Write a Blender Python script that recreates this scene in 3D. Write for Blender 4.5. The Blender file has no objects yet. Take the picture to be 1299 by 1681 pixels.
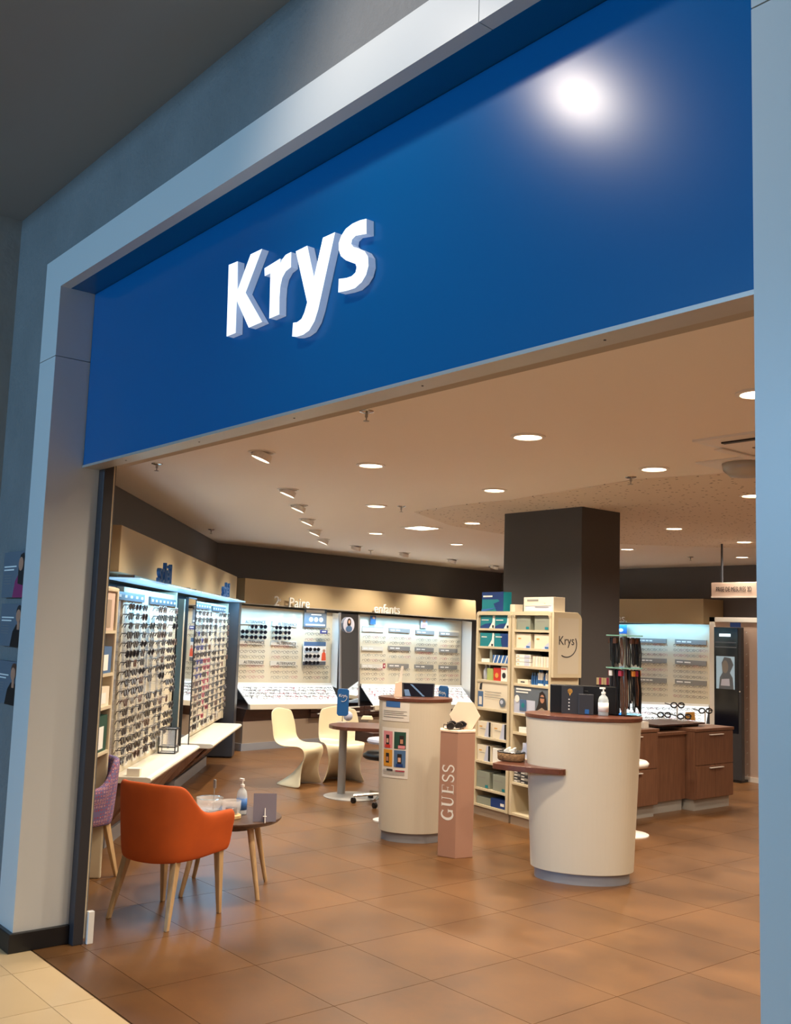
import bpy, math, random
from mathutils import Vector, Matrix
random.seed(7)
PI = math.pi
sc = bpy.context.scene
COL = sc.collection

# ---------------------------------------------------------------- camera, world, light, exposure
cam_d = bpy.data.cameras.new('camera'); cam = bpy.data.objects.new('camera', cam_d); COL.objects.link(cam)
f_px = 1645.834; pitch, roll, yaw = .117468, .033009, -.880722
cam_d.sensor_fit = 'VERTICAL'; cam_d.sensor_height = 24.0; cam_d.lens = f_px / 1681 * 24.0
cam_d.clip_start = .05; cam_d.clip_end = 100
cp, sp, cr, sr, cy, sy = math.cos(pitch), math.sin(pitch), math.cos(roll), math.sin(roll), math.cos(yaw), math.sin(yaw)
Fw = Vector((sy*cp, cy*cp, sp)); Rt = Vector((cy, -sy, 0)); Up = Rt.cross(Fw)
r2 = cr*Rt + sr*Up; u2 = -sr*Rt + cr*Up
cam.matrix_world = Matrix(((r2.x, u2.x, -Fw.x, 0), (r2.y, u2.y, -Fw.y, 0), (r2.z, u2.z, -Fw.z, 1.74), (0, 0, 0, 1)))
sc.camera = cam
sc.view_settings.view_transform = 'Standard'; sc.view_settings.look = 'None'
sc.view_settings.gamma = 1.0; sc.view_settings.use_curve_mapping = False
sc.view_settings.exposure = 0.0

world = bpy.data.worlds.new('World'); sc.world = world; world.use_nodes = True
bg = world.node_tree.nodes['Background']; bg.inputs[0].default_value = (.40, .66, 1.0, 1); bg.inputs[1].default_value = .42

def light(name, kind, loc, power, col, target=None, size=.1, size_y=None, spot=1.2, blend=.6, parent=None):
    d = bpy.data.lights.new(name, kind); d.energy = power; d.color = col
    if kind == 'AREA':
        d.size = size
        if size_y: d.shape = 'RECTANGLE'; d.size_y = size_y
    else: d.shadow_soft_size = size
    if kind == 'SPOT': d.spot_size = spot; d.spot_blend = blend
    o = bpy.data.objects.new(name, d); COL.objects.link(o); o.location = loc
    if target is not None: o.rotation_euler = (Vector(target)-Vector(loc)).to_track_quat('-Z', 'Y').to_euler()
    return o
WARM = (1.0, .86, .68); DAY = (.30, .62, 1.0); LED = (.24, .62, 1.0)
# daylight of the concourse skylight, well behind the photographer
light('skylight', 'AREA', (-5.6, -7.4, 3.6), 430, DAY, (-4.6, 2, 2.4), 1.3, 1.4)
# ceiling spotlight of the concourse that shines on the sign
light('concourse_spotlight', 'SPOT', (-2.83, 1.05, 4.18), 50, (1, .86, .74), (-2.0, 2.2, 3.1), .07, None, 2.4, .9)
# unseen warm lamp added to brighten the concourse tiles at the entrance
light('added_floor_light', 'SPOT', (-4.6, .6, 4.15), 70, (1, .80, .55), (-4.7, 1.4, 0), .1, None, .9, .8)

# ---------------------------------------------------------------- materials
def hx(h):
    h = h.lstrip('#'); v = [int(h[i:i+2], 16)/255 for i in (0, 2, 4)]
    return tuple((c/12.92 if c <= .04045 else ((c+.055)/1.055)**2.4) for c in v) + (1,)
MATS = {}
def mat(name, col, rough=.5, metal=0, emit=0, spec=.5, trans=0, alpha=1, noise=0, nscale=8, bump=0, bscale=60, stretch=None, col2=None, coat=0, sheen=0, ecol=None):
    if name in MATS: return MATS[name]
    m = bpy.data.materials.new(name); m.use_nodes = True; nt = m.node_tree; b = nt.nodes['Principled BSDF']
    c = hx(col)
    b.inputs['Base Color'].default_value = c; b.inputs['Roughness'].default_value = rough; b.inputs['Metallic'].default_value = metal
    b.inputs['Specular IOR Level'].default_value = spec; b.inputs['Transmission Weight'].default_value = trans; b.inputs['Alpha'].default_value = alpha
    b.inputs['Coat Weight'].default_value = coat; b.inputs['Sheen Weight'].default_value = sheen
    if emit:
        b.inputs['Emission Color'].default_value = hx(ecol or col); b.inputs['Emission Strength'].default_value = emit
    tc = nt.nodes.new('ShaderNodeTexCoord'); mp = nt.nodes.new('ShaderNodeMapping'); nt.links.new(tc.outputs['Object'], mp.inputs['Vector'])
    if stretch: mp.inputs['Scale'].default_value = stretch
    if noise or col2:
        n = nt.nodes.new('ShaderNodeTexNoise'); n.inputs['Scale'].default_value = nscale; n.inputs['Detail'].default_value = 5
        nt.links.new(mp.outputs[0], n.inputs['Vector'])
        r = nt.nodes.new('ShaderNodeValToRGB'); nt.links.new(n.outputs[0], r.inputs[0])
        r.color_ramp.elements[0].position = .3; r.color_ramp.elements[1].position = .7
        c2 = hx(col2) if col2 else tuple(max(0, v*(1+noise)) for v in c[:3])+(1,)
        c1 = c if col2 else tuple(v*(1-noise) for v in c[:3])+(1,)
        r.color_ramp.elements[0].color = c1; r.color_ramp.elements[1].color = c2
        nt.links.new(r.outputs[0], b.inputs['Base Color'])
    if bump:
        n = nt.nodes.new('ShaderNodeTexNoise'); n.inputs['Scale'].default_value = bscale; n.inputs['Detail'].default_value = 4
        nt.links.new(mp.outputs[0], n.inputs['Vector'])
        bp = nt.nodes.new('ShaderNodeBump'); bp.inputs['Strength'].default_value = bump; bp.inputs['Distance'].default_value = .01
        nt.links.new(n.outputs[0], bp.inputs['Height']); nt.links.new(bp.outputs[0], b.inputs['Normal'])
    MATS[name] = m; return m
M = dict(
    brown_tile=mat('brown_tile', '#6f4826', .33),
    grout_dark=mat('grout_dark', '#66462a', .6), beige_tile=mat('beige_tile', '#cdb083', .4, col2='#d8bd92', nscale=1.5), grout=mat('grout', '#6e5a44', .8),
    ceil=mat('ceiling_paint', '#fbf4ea', .85), ceil_out=mat('concourse_ceiling_paint', '#939495', .9),
    dark_wall=mat('dark_wall_paint', '#68676a', .8), column=mat('column_paint', '#525153', .7),
    rough=mat('rough_render', '#7c7c7b', .9, noise=.08, nscale=3, bump=1.0, bscale=30),
    lwall=mat('painted_render', '#a2a09c', .9, noise=.05, nscale=4, bump=.4, bscale=12), whitewall=mat('grey_white_wall', '#b7a896', .8),
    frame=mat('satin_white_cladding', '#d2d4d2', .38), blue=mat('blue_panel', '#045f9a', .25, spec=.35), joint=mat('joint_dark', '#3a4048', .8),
    letter=mat('lit_letter_face', '#ffffff', .5, emit=1.25, ecol='#eef8ff'), letter_side=mat('letter_side', '#c9d2da', .5, emit=.3, ecol='#b9d4ff'),
    alu=mat('aluminium', '#b9b5ae', .35, metal=.35), black=mat('black_plastic', '#121214', .35), plinth=mat('black_plinth', '#17181b', .35),
    anth=mat('anthracite', '#34353a', .4), fascia=mat('cream_fascia', '#b5a17e', .55), cream=mat('cream_laminate', '#d0c2a4', .5), white=mat('white_gloss', '#e9e6de', .3),
    wcounter=mat('counter_white', '#d2c8b4', .42), grey=mat('grey_plinth', '#8f8f93', .35), panel=mat('display_panel', '#d6cab0', .55),
    wood=mat('walnut_laminate', '#6a4836', .35, stretch=(12, 12, .8), nscale=5, col2='#805a44'),
    woodh=mat('walnut_top', '#5c3426', .3, stretch=(1.5, 12, 12), nscale=5, col2='#6b3f2e'), dwood=mat('dark_wood', '#3c2620', .4, stretch=(1, 10, 10), nscale=5, col2='#4a3028'),
    orange=mat('orange_velvet', '#cb560c', .85, col2='#ad4607', nscale=3), leg=mat('light_oak', '#c9aa7e', .45, stretch=(8, 8, 1), nscale=6, col2='#b08c60'),
    ttop=mat('smoked_oak_top', '#4a362b', .35, stretch=(1, 8, 8), nscale=4, col2='#5c4436'), chairy=mat('cream_plastic', '#e2d3b0', .32),
    chrome=mat('chrome', '#c9c9c9', .15, metal=1), pole=mat('satin_steel', '#a8a39c', .4, metal=.3), glass=mat('clear_glass', '#f4fbfb', .03, trans=1),
    acry=mat('smoked_acrylic', '#8d8794', .1, alpha=.75), clear=mat('clear_acrylic', '#ffffff', .05, alpha=.25), edge=mat('lit_glass_edge', '#bfe8ff', .2, emit=.55, ecol='#a9dcff', alpha=.8),
    pink=mat('rose_metallic', '#b58b77', .38, metal=.15), pinkl=mat('pale_rose', '#ecd0b8', .5), bluep=mat('blue_plastic', '#1f5f9f', .4), bluel=mat('blue_prop', '#2b64a6', .35),
    paper=mat('paper_white', '#e6e0d6', .7), red=mat('carton_red', '#c93426', .5), green=mat('carton_green', '#a9b86c', .5), teal=mat('carton_teal', '#137f8c', .45),
    navy=mat('carton_navy', '#16397a', .45), greyg=mat('carton_grey_green', '#8f9486', .5), lav=mat('carton_pale_blue', '#c5cbe0', .5), ccream=mat('carton_cream', '#eadfc9', .5),
    gold=mat('pale_gold', '#d9b981', .5), skin=mat('print_skin', '#b98468', .7), skin2=mat('print_skin_light', '#d7a98c', .7), hair=mat('print_hair', '#241a18', .7),
    magenta=mat('print_magenta', '#8e2a5e', .7), pslate=mat('print_slate', '#66707c', .5), pgreen=mat('print_green', '#1f4a3d', .6), ppink=mat('print_pink', '#d98a8f', .6),
    pyellow=mat('print_yellow', '#d9962c', .6), pblue=mat('print_blue', '#4b6c96', .6), porange=mat('print_orange', '#e0532f', .6), ink=mat('ink_dark', '#2a2a30', .6),
    lens=mat('dark_lens', '#17151a', .15), rim=mat('dark_rim', '#2c2524', .35), rimg=mat('grey_rim', '#7c756b', .35), rimb=mat('brown_rim', '#5b3b2c', .35), rimr=mat('red_rim', '#a3344a', .35),
    rimp=mat('blue_rim', '#343b7c', .35), led=mat('led_face', '#ffffff', .5, emit=9, ecol='#ffe9c8'), tray=mat('lit_tray_acrylic', '#f4f6f4', .35, emit=.35, ecol='#f2faff'),
    screen=mat('screen_glow', '#9fb6c4', .2, emit=.35, ecol='#8fb2c8'), navyd=mat('dark_glass', '#0c1220', .08), wicker=mat('wicker', '#8a6a48', .8, noise=.3, nscale=60, bump=.8, bscale=80),
    bar=mat('header_grey', '#8a8782', .5), barw=mat('header_pale', '#d8d3c6', .5), bard=mat('header_dark', '#55565c', .4), tvbeige=mat('booth_beige', '#cdb5a6', .6),
    mirror=mat('mirror_silver', '#e8eef0', .02, metal=1), wm=mat('white_print', '#f2f0ea', .6), brown=mat('greige_panel', '#a08c78', .6), wmetal=mat('white_metal', '#f4efe8', .35),
    liquid=mat('clear_gel', '#e8f2f4', .08, alpha=.45), lblue=mat('label_blue', '#3a6db0', .5), orng=mat('gift_orange', '#e08a33', .6), amber=mat('amber_print', '#d9a24a', .6),
    fabp=mat('plaid', '#6f5a78', .8))
# patterned upholstery: purple ground with small red-and-grey rings
nt = M['fabp'].node_tree; b = nt.nodes['Principled BSDF']; v = nt.nodes.new('ShaderNodeTexVoronoi'); v.inputs['Scale'].default_value = 42; v.inputs['Randomness'].default_value = .15
tcn = nt.nodes.new('ShaderNodeTexCoord'); nt.links.new(tcn.outputs['Object'], v.inputs['Vector'])
r = nt.nodes.new('ShaderNodeValToRGB'); nt.links.new(v.outputs['Distance'], r.inputs[0]); r.color_ramp.interpolation = 'CONSTANT'
for i, (p_, c_) in enumerate([(0, '#7b2a3c'), (.22, '#a59aa8'), (.36, '#a03b46'), (.46, '#6a5f86')]):
    e = r.color_ramp.elements[i] if i < 2 else r.color_ramp.elements.new(p_)
    e.position = p_; e.color = hx(c_)
nt.links.new(r.outputs[0], b.inputs['Base Color'])
# perforated acoustic ceiling: small dark pinholes
m = mat('acoustic_ceiling', '#e8dccb', .85); M['acou'] = m; nt = m.node_tree; b = nt.nodes['Principled BSDF']
v = nt.nodes.new('ShaderNodeTexVoronoi'); v.inputs['Scale'].default_value = 15; tcn = nt.nodes.new('ShaderNodeTexCoord'); nt.links.new(tcn.outputs['Object'], v.inputs['Vector'])
r = nt.nodes.new('ShaderNodeValToRGB'); nt.links.new(v.outputs['Distance'], r.inputs[0]); r.color_ramp.elements[0].position = .16; r.color_ramp.elements[1].position = .2
r.color_ramp.elements[0].color = hx('#8a7a66'); r.color_ramp.elements[1].color = hx('#ece0d0'); nt.links.new(r.outputs[0], b.inputs['Base Color'])
# brown stoneware: cloudy mottling that runs over the floor, a slight tone of its own for each tile
m = M['brown_tile']; nt = m.node_tree; b = nt.nodes['Principled BSDF']; ge = nt.nodes.new('ShaderNodeNewGeometry'); oi = nt.nodes.new('ShaderNodeObjectInfo')
n1 = nt.nodes.new('ShaderNodeTexNoise'); n1.inputs['Scale'].default_value = 1.6; n1.inputs['Detail'].default_value = 7; n1.inputs['Roughness'].default_value = .62; nt.links.new(ge.outputs['Position'], n1.inputs['Vector'])
r = nt.nodes.new('ShaderNodeValToRGB'); nt.links.new(n1.outputs[0], r.inputs[0]); r.color_ramp.elements[0].position = .32; r.color_ramp.elements[1].position = .68
r.color_ramp.elements[0].color = hx('#56391f'); r.color_ramp.elements[1].color = hx('#76502b')
hs = nt.nodes.new('ShaderNodeHueSaturation'); mr = nt.nodes.new('ShaderNodeMapRange'); mr.inputs[3].default_value = .9; mr.inputs[4].default_value = 1.1
nt.links.new(oi.outputs['Random'], mr.inputs[0]); nt.links.new(mr.outputs[0], hs.inputs['Value']); nt.links.new(r.outputs[0], hs.inputs['Color']); nt.links.new(hs.outputs[0], b.inputs['Base Color'])
mr2 = nt.nodes.new('ShaderNodeMapRange'); mr2.inputs[3].default_value = .26; mr2.inputs[4].default_value = .42; nt.links.new(n1.outputs[0], mr2.inputs[0]); nt.links.new(mr2.outputs[0], b.inputs['Roughness'])

# ---------------------------------------------------------------- text outlines (built-in font), made once
TXT = {}
def txt(s):
    if s in TXT: return TXT[s]
    c = bpy.data.curves.new('t', 'FONT'); c.body = s; c.size = 1; c.resolution_u = 3
    o = bpy.data.objects.new('t', c); COL.objects.link(o)
    me = bpy.data.meshes.new_from_object(o.evaluated_get(bpy.context.evaluated_depsgraph_get()))
    TXT[s] = ([tuple(v.co[:2]) for v in me.vertices], [tuple(p.vertices) for p in me.polygons])
    bpy.data.objects.remove(o); bpy.data.curves.remove(c); bpy.data.meshes.remove(me); return TXT[s]
for s in ('2', 'e', 'soleil', 'Paire', 'enfants', 'es.', 'ALTERNANCE', 'Krys', 'PRISE DE MESURES 3D'): txt(s)

# ---------------------------------------------------------------- mesh builder
class MB:
    def __init__(s): s.v = []; s.f = []; s.mi = []; s.m = 0
    def face(s, idx): s.f.append(tuple(idx)); s.mi.append(s.m)
    def poly(s, pts):
        n = len(s.v); s.v += [Vector(p) for p in pts]; s.face(range(n, n+len(pts))); return s
    def box(s, lo, hi, a=0, c=None, tap=0):
        x0, y0, z0 = lo; x1, y1, z1 = hi; n = len(s.v)
        P = [(x0, y0, z0), (x1, y0, z0), (x1, y1, z0), (x0, y1, z0), (x0+tap, y0+tap, z1), (x1-tap, y0+tap, z1), (x1-tap, y1-tap, z1), (x0+tap, y1-tap, z1)]
        if a:
            cx, cy_ = c or ((x0+x1)/2, (y0+y1)/2); ca, sa = math.cos(a), math.sin(a)
            P = [(cx+(x-cx)*ca-(y-cy_)*sa, cy_+(x-cx)*sa+(y-cy_)*ca, z) for x, y, z in P]
        s.v += [Vector(p) for p in P]
        for q in ((0, 3, 2, 1), (4, 5, 6, 7), (0, 1, 5, 4), (1, 2, 6, 5), (2, 3, 7, 6), (3, 0, 4, 7)): s.face([n+i for i in q])
        return s
    def hexa(s, P):      # eight points: bottom loop then top loop
        n = len(s.v); s.v += [Vector(p) for p in P]
        for q in ((0, 3, 2, 1), (4, 5, 6, 7), (0, 1, 5, 4), (1, 2, 6, 5), (2, 3, 7, 6), (3, 0, 4, 7)): s.face([n+i for i in q])
        return s
    def prism(s, poly, d):   # any 3-D polygon pushed along vector d
        n = len(s.v); k = len(poly); d = Vector(d); s.v += [Vector(p) for p in poly]+[Vector(p)+d for p in poly]
        s.face(range(n, n+k)); s.face([n+k+i for i in reversed(range(k))])
        for i in range(k): j = (i+1) % k; s.face((n+i, n+k+i, n+k+j, n+j))
        return s
    def slab(s, poly2, z0, z1): return s.prism([(x, y, z0) for x, y in poly2], (0, 0, z1-z0))
    def loft(s, rings, caps=True, closed=True):
        n = len(s.v); k = len(rings[0])
        for r_ in rings: s.v += [Vector(p) for p in r_]
        for a in range(len(rings)-1):
            for i in range(k if closed else k-1):
                j = (i+1) % k; s.face((n+a*k+i, n+a*k+j, n+(a+1)*k+j, n+(a+1)*k+i))
        if caps: s.face([n+i for i in reversed(range(k))]); s.face([n+(len(rings)-1)*k+i for i in range(k)])
        return s
    def lathe(s, prof, c=(0, 0, 0), n=24, sx=1, sy=1, ax='z'):
        R = []
        for r_, z in prof:
            ring = []
            for i in range(n):
                t = 2*PI*i/n; u, v = r_*math.cos(t)*sx, r_*math.sin(t)*sy
                ring.append((c[0]+u, c[1]+v, c[2]+z) if ax == 'z' else ((c[0]+z, c[1]+u, c[2]+v) if ax == 'x' else (c[0]+u, c[1]+z, c[2]-v)))
            R.append(ring)
        return s.loft(R)
    def tube(s, pts, r_, n=6, r1=None, closed=False):
        pts = [Vector(p) for p in pts]; R = []; k = len(pts)
        for i, p in enumerate(pts):
            t = (pts[(i+1) % k]-pts[i-1]) if closed else (pts[min(i+1, k-1)]-pts[max(i-1, 0)])
            t.normalize(); a = Vector((0, 0, 1)) if abs(t.z) < .9 else Vector((1, 0, 0)); u = t.cross(a).normalized(); v = t.cross(u)
            rr = r_ if r1 is None else r_+(r1-r_)*i/(k-1)
            R.append([p+u*rr*math.cos(2*PI*j/n)+v*rr*math.sin(2*PI*j/n) for j in range(n)])
        if closed: R.append(R[0]); return s.loft(R, caps=False)
        return s.loft(R)
    def text(s, t, pos, u, v, size, depth=.0, n=None):
        vs, fs = TXT[t]; u = Vector(u); v = Vector(v); pos = Vector(pos); nn = u.cross(v)*depth; k = len(s.v)
        P = [pos+u*x*size+v*y*size for x, y in vs]; s.v += [p+nn for p in P]
        for q in fs: s.face([k+i for i in q])
        if depth:
            ed = {}
            for q in fs:
                for a, b_ in zip(q, q[1:]+q[:1]): ed[(a, b_)] = 1
            k2 = len(s.v); s.v += P
            for a, b_ in ed:
                if (b_, a) not in ed: s.face((k+b_, k+a, k2+a, k2+b_))
        return s
    def mesh(s, name, mats, off=Vector((0, 0, 0)), smooth=False):
        me = bpy.data.meshes.new(name); me.from_pydata([tuple(p-off) for p in s.v], [], s.f)
        for m_ in (mats if isinstance(mats, (list, tuple)) else [mats]): me.materials.append(m_)
        if len(me.materials) > 1: me.polygons.foreach_set('material_index', s.mi)
        if smooth: me.polygons.foreach_set('use_smooth', [True]*len(me.polygons))
        me.update(); return me

def dress(o, bevel=0, smooth=False, sub=0, solid=0):
    if solid: m_ = o.modifiers.new('s', 'SOLIDIFY'); m_.thickness = solid; m_.offset = 0
    if sub: m_ = o.modifiers.new('sub', 'SUBSURF'); m_.levels = sub; m_.render_levels = sub
    if bevel: m_ = o.modifiers.new('b', 'BEVEL'); m_.width = bevel; m_.segments = 2; m_.limit_method = 'ANGLE'; m_.angle_limit = .6
class Fr:
    def __init__(s, o, a): s.o = Vector((o[0], o[1], 0)); s.a = a
    def w(s, p): c, q = math.cos(s.a), math.sin(s.a); return Vector((s.o.x+p[0]*c-p[1]*q, s.o.y+p[0]*q+p[1]*c, p[2]))
WORLD = Fr((0, 0), 0)
FL = Fr((-8.844, 3.895), math.atan2(.6219, -.7831)); FB = Fr((-13.723, 7.769), math.atan2(.9918, -.1278)); FR = Fr((0, 15), 0); FS = Fr((-7.193, 7.026), math.radians(-7.149))
OFF = {}
def tagit(o, label=None, cat=None, group=None, kind=None):
    if label: o['label'] = label
    if cat: o['category'] = cat
    if group: o['group'] = group
    if kind: o['kind'] = kind
    return o
def thing(name, label, cat, at=(0, 0, 0), fr=WORLD, group=None, kind=None):
    o = bpy.data.objects.new(name, None); o.empty_display_size = .1; COL.objects.link(o)
    o.location = fr.w(at); o.rotation_euler.z = fr.a; OFF[o.name] = Vector(at); return tagit(o, label, cat, group, kind)
def part(name, mb, mats, parent, bevel=0, smooth=False, sub=0, solid=0, label=None, kind=None):
    off = OFF[parent.name]; o = bpy.data.objects.new(name, mb.mesh(name, mats, off, smooth)); COL.objects.link(o); o.parent = parent
    OFF[o.name] = off; dress(o, bevel, smooth, sub, solid); return tagit(o, label, None, None, kind)
def single(name, label, cat, mb, mats, at=(0, 0, 0), fr=WORLD, group=None, kind=None, **k):
    at = Vector(at); o = bpy.data.objects.new(name, mb.mesh(name, mats, at, k.get('smooth', False))); COL.objects.link(o)
    o.location = fr.w(at); o.rotation_euler.z = fr.a; OFF[o.name] = at; dress(o, k.get('bevel', 0), False, k.get('sub', 0), k.get('solid', 0)); return tagit(o, label, cat, group, kind)
def struct(name, mb, mats, fr=WORLD, at=(0, 0, 0), label=None, **k): return single(name, label, 'structure', mb, mats, at, fr, None, 'structure', **k)
def copy_tree(o, loc, rot=None, label=None):
    c = o.copy(); COL.objects.link(c); c.location = loc
    if rot is not None: c.rotation_euler.z = rot
    if label: c['label'] = label
    for ch in o.children:
        d = ch.copy(); COL.objects.link(d); d.parent = c
        for g in ch.children: e = g.copy(); COL.objects.link(e); e.parent = d
    return c
ORD = ['topmost', 'second', 'third', 'fourth', 'fifth', 'sixth', 'seventh', 'eighth', 'ninth', 'tenth', 'eleventh', 'twelfth', 'thirteenth', 'fourteenth', 'fifteenth', 'sixteenth', 'seventeenth', 'lowest']
NTH = ['first', 'second', 'third', 'fourth', 'fifth', 'sixth', 'seventh', 'eighth', 'ninth', 'tenth', 'eleventh', 'twelfth']

# ---------------------------------------------------------------- structure: floors with their tiles
X0, TX, Y0, TY = -3.905, .683, 2.345, .606
fl = struct('floor', MB().box((-15.6, 2.1, -.12), (1.2, 15.2, -.004)), M['grout_dark'], label='brown tiled shop floor')
def visible(x, y):
    d = Vector((x, y, -1.74)); u, v, w = d.dot(r2), d.dot(u2), d.dot(Fw)
    return w > .3 and -760 < f_px*u/w < 700 and f_px*-v/w < 900
def tile_mesh(name, tx, ty, m_):
    g = .0016; b_ = MB().box((-tx/2+g, -ty/2+g, -.02), (tx/2-g, ty/2-g, 0)); me = b_.mesh(name, m_); return me
tm = tile_mesh('floor_tile', TX, TY, M['brown_tile']); cand = []
for i in range(-17, 8):
    for j in range(-1, 22):
        cx, cy_ = X0+(i+.5)*TX, Y0+(j+.5)*TY; y0, y1 = max(2.105, cy_-TY/2), min(15.1, cy_+TY/2)
        if y1-y0 < .05: continue
        if visible(cx, cy_) or visible(cx+TX/2, cy_+TY/2): cand.append((cx*cx+cy_*cy_, cx, (y0+y1)/2, y1-y0))
        else: cand.append((9999, cx, (y0+y1)/2, y1-y0))
cand.sort(); rest = MB()
tm2 = tile_mesh('floor_tile', TX, Y0-2.105, M['brown_tile'])
for k, (d_, x, y, h) in enumerate(cand):
    if x+TX/2 > 1.2 or x-TX/2 < -15.6: continue
    if d_ < 9999 and k < 290:
        o = bpy.data.objects.new('floor_tile', tm2 if h < .4 else tm); COL.objects.link(o); o.parent = fl; o.location = (x, y, 0)
    else: rest.box((x-TX/2+.003, y-h/2+.003, -.02), (x+TX/2-.003, y+h/2-.003, 0))
OFF[fl.name] = Vector((0, 0, 0)); part('distant_floor_tile', rest, M['brown_tile'], fl, kind='stuff')
fm = struct('floor_concourse', MB().box((-9, -9, -.12), (6, 2.1, -.004)), M['grout'], label='pale beige tiled concourse floor')
tb = tile_mesh('floor_tile', .528, .5, M['beige_tile']); tb2 = tile_mesh('floor_tile', .528, .205, M['beige_tile']); restb = MB()
for i in range(-7, 20):
    for j in range(-21, 1):
        x = -5.142+(i+.5)*.528; y, h = (1.995, .205) if j == 0 else (1.893+(j+.5)*.5, .5)
        if x < -8.7 or x > 5.7: continue
        if -6.4 < x < -2.8 and y > .9: o = bpy.data.objects.new('floor_tile', tb2 if j == 0 else tb); COL.objects.link(o); o.parent = fm; o.location = (x, y, 0)
        else: restb.box((x-.261, y-h/2+.003, -.02), (x+.261, y+h/2-.003, 0))
part('distant_floor_tile', restb, M['beige_tile'], fm, kind='stuff')

# ceilings and walls
struct('ceiling', MB().box((-15.6, 2.3, 3.0), (1.2, 15.3, 3.12)), M['ceil'], label='warm white plaster shop ceiling')
struct('ceiling_acoustic', MB().slab([(-8.044, 6.896), (-7.171, 6.780), (-6.529, 6.802), (-4.904, 6.501), (-3.916, 6.714), (-2.2, 8.2), (-4.5, 12.6), (-7.229, 12.376), (-8.394, 11.002), (-8.925, 9.423), (-8.694, 8.030)], 2.994, 3.01), M['acou'], label='speckled perforated acoustic ceiling zone')
struct('ceiling_concourse', MB().box((-9, -9, 4.28), (6, 2.3, 4.4)), M['ceil_out'], label='dim grey concourse ceiling')
struct('trim_1', MB().box((-6.34, .1, 4.2), (6, 1.0, 4.3)), M['ceil_out'], label='shallow dropped band of the concourse ceiling', bevel=.02)
struct('wall_left', MB().box((-2.6, 0, 0), (6.4, .15, 3.02)), M['dark_wall'], fr=FL)
struct('wall_back', MB().box((-.05, 0, 0), (7.6, .15, 3.02)), M['dark_wall'], fr=FB)
struct('wall_rear', MB().box((-15.4, 0, 0), (1.2, .15, 3.02)), M['dark_wall'], fr=FR)
struct('wall_right', MB().box((1.1, 2.3, 0), (1.25, 15.1, 3.02)), M['whitewall'])
wf = MB(); wf.box((-9, 2.05, 0), (-5.68, 2.3, 4.3)); wf.box((-5.68, 2.05, 3.78), (-.95, 2.3, 4.3)); wf.box((-.95, 2.05, 0), (6, 2.3, 4.3)); wf.box((-6.9,2.29,0),(-5.5,2.42,3.1))
struct('wall_front', wf, M['rough'], label='rough grey rendered shopfront wall')
struct('wall_concourse_left', MB().box((-6.5, -9, 0), (-6.36, 2.05, 4.3)), M['lwall'], label='pale painted side wall of the concourse')
struct('column', MB().box((-7.343, 7.55, 0), (-6.30, 8.141, 3.0)), M['column'], label='dark grey square column', bevel=.004)

# shopfront frame: mitred pale cladding
fr_ = thing('storefront_frame', 'pale satin cladding frame around the shop opening', 'frame', (-5.46, 2.02, 0), kind='structure')
YF = 2.0
def vframe(x_in, x_out, z0, z1, zi1=None):
    zo = z1; zi = zi1 if zi1 is not None else z1
    return MB().hexa([(x_in, YF, z0), (x_out, YF, z0), (x_out, 2.06, z0), (x_in, 2.06, z0), (x_in, YF, zi), (x_out, YF, zo), (x_out, 2.06, zo), (x_in, 2.06, zi)])
part('side_panel', vframe(-5.46, -5.70, .10, 3.205), M['frame'], fr_)
part('side_panel', vframe(-5.46, -5.70, 3.209, 3.80, 3.61), M['frame'], fr_)
part('side_panel', vframe(-1.18, -.94, .10, 3.205), M['frame'], fr_)
part('side_panel', vframe(-1.18, -.94, 3.209, 3.80, 3.61), M['frame'], fr_)
for a, b_ in ((-5.46, -2.10), (-2.097, -1.18)):
    xo0 = -5.70 if a < -5 else a; xo1 = -.94 if b_ > -1.5 else b_
    part('top_panel', MB().hexa([(a, YF, 3.61), (b_, YF, 3.61), (b_, 2.06, 3.61), (a, 2.06, 3.61), (xo0, YF, 3.80), (xo1, YF, 3.80), (xo1, 2.06, 3.80), (xo0, 2.06, 3.80)]), M['frame'], fr_)
part('soffit_panel', MB().box((-5.46, 2.06, 3.61), (-1.18, 2.21, 3.64)), M['blue'], fr_)  # blue stands in for the sign panel's reflection on a pale soffit
part('reveal_panel', MB().box((-5.50, 2.06, .10), (-5.46, 2.30, 3.205)), M['frame'], fr_)
part('reveal_panel', MB().box((-5.50, 2.06, 3.209), (-5.46, 2.30, 3.61)), M['frame'], fr_)
part('reveal_panel', MB().box((-1.18, 2.06, .10), (-1.14, 2.30, 3.61)), M['frame'], fr_)
pl = struct('baseboard_front', MB().box((-6.35, 1.975, 0), (-5.44, 2.3, .10)).box((-1.2, 1.975, 0), (-.9, 2.3, .10)), M['plinth'], label='black plinth at the foot of the shopfront', bevel=.004)
struct('door_post', MB().box((-5.46, 2.30, 0), (-5.39, 2.36, 2.62)), [M['anth']], label='anthracite guide post of the roller shutter', bevel=.004)
struct('trim_2', MB().box((-5.42, 2.36, .03), (-5.395, 2.368, 2.62)), M['cream'], label='pale strip behind the guide post')
single('floor_socket', 'small white socket plate at the foot of the dark door post', 'socket', MB().box((-5.405, 2.375, 0), (-5.375, 2.41, .17)), M['wm'], (-5.40, 2.37, 0), bevel=.003)

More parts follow.
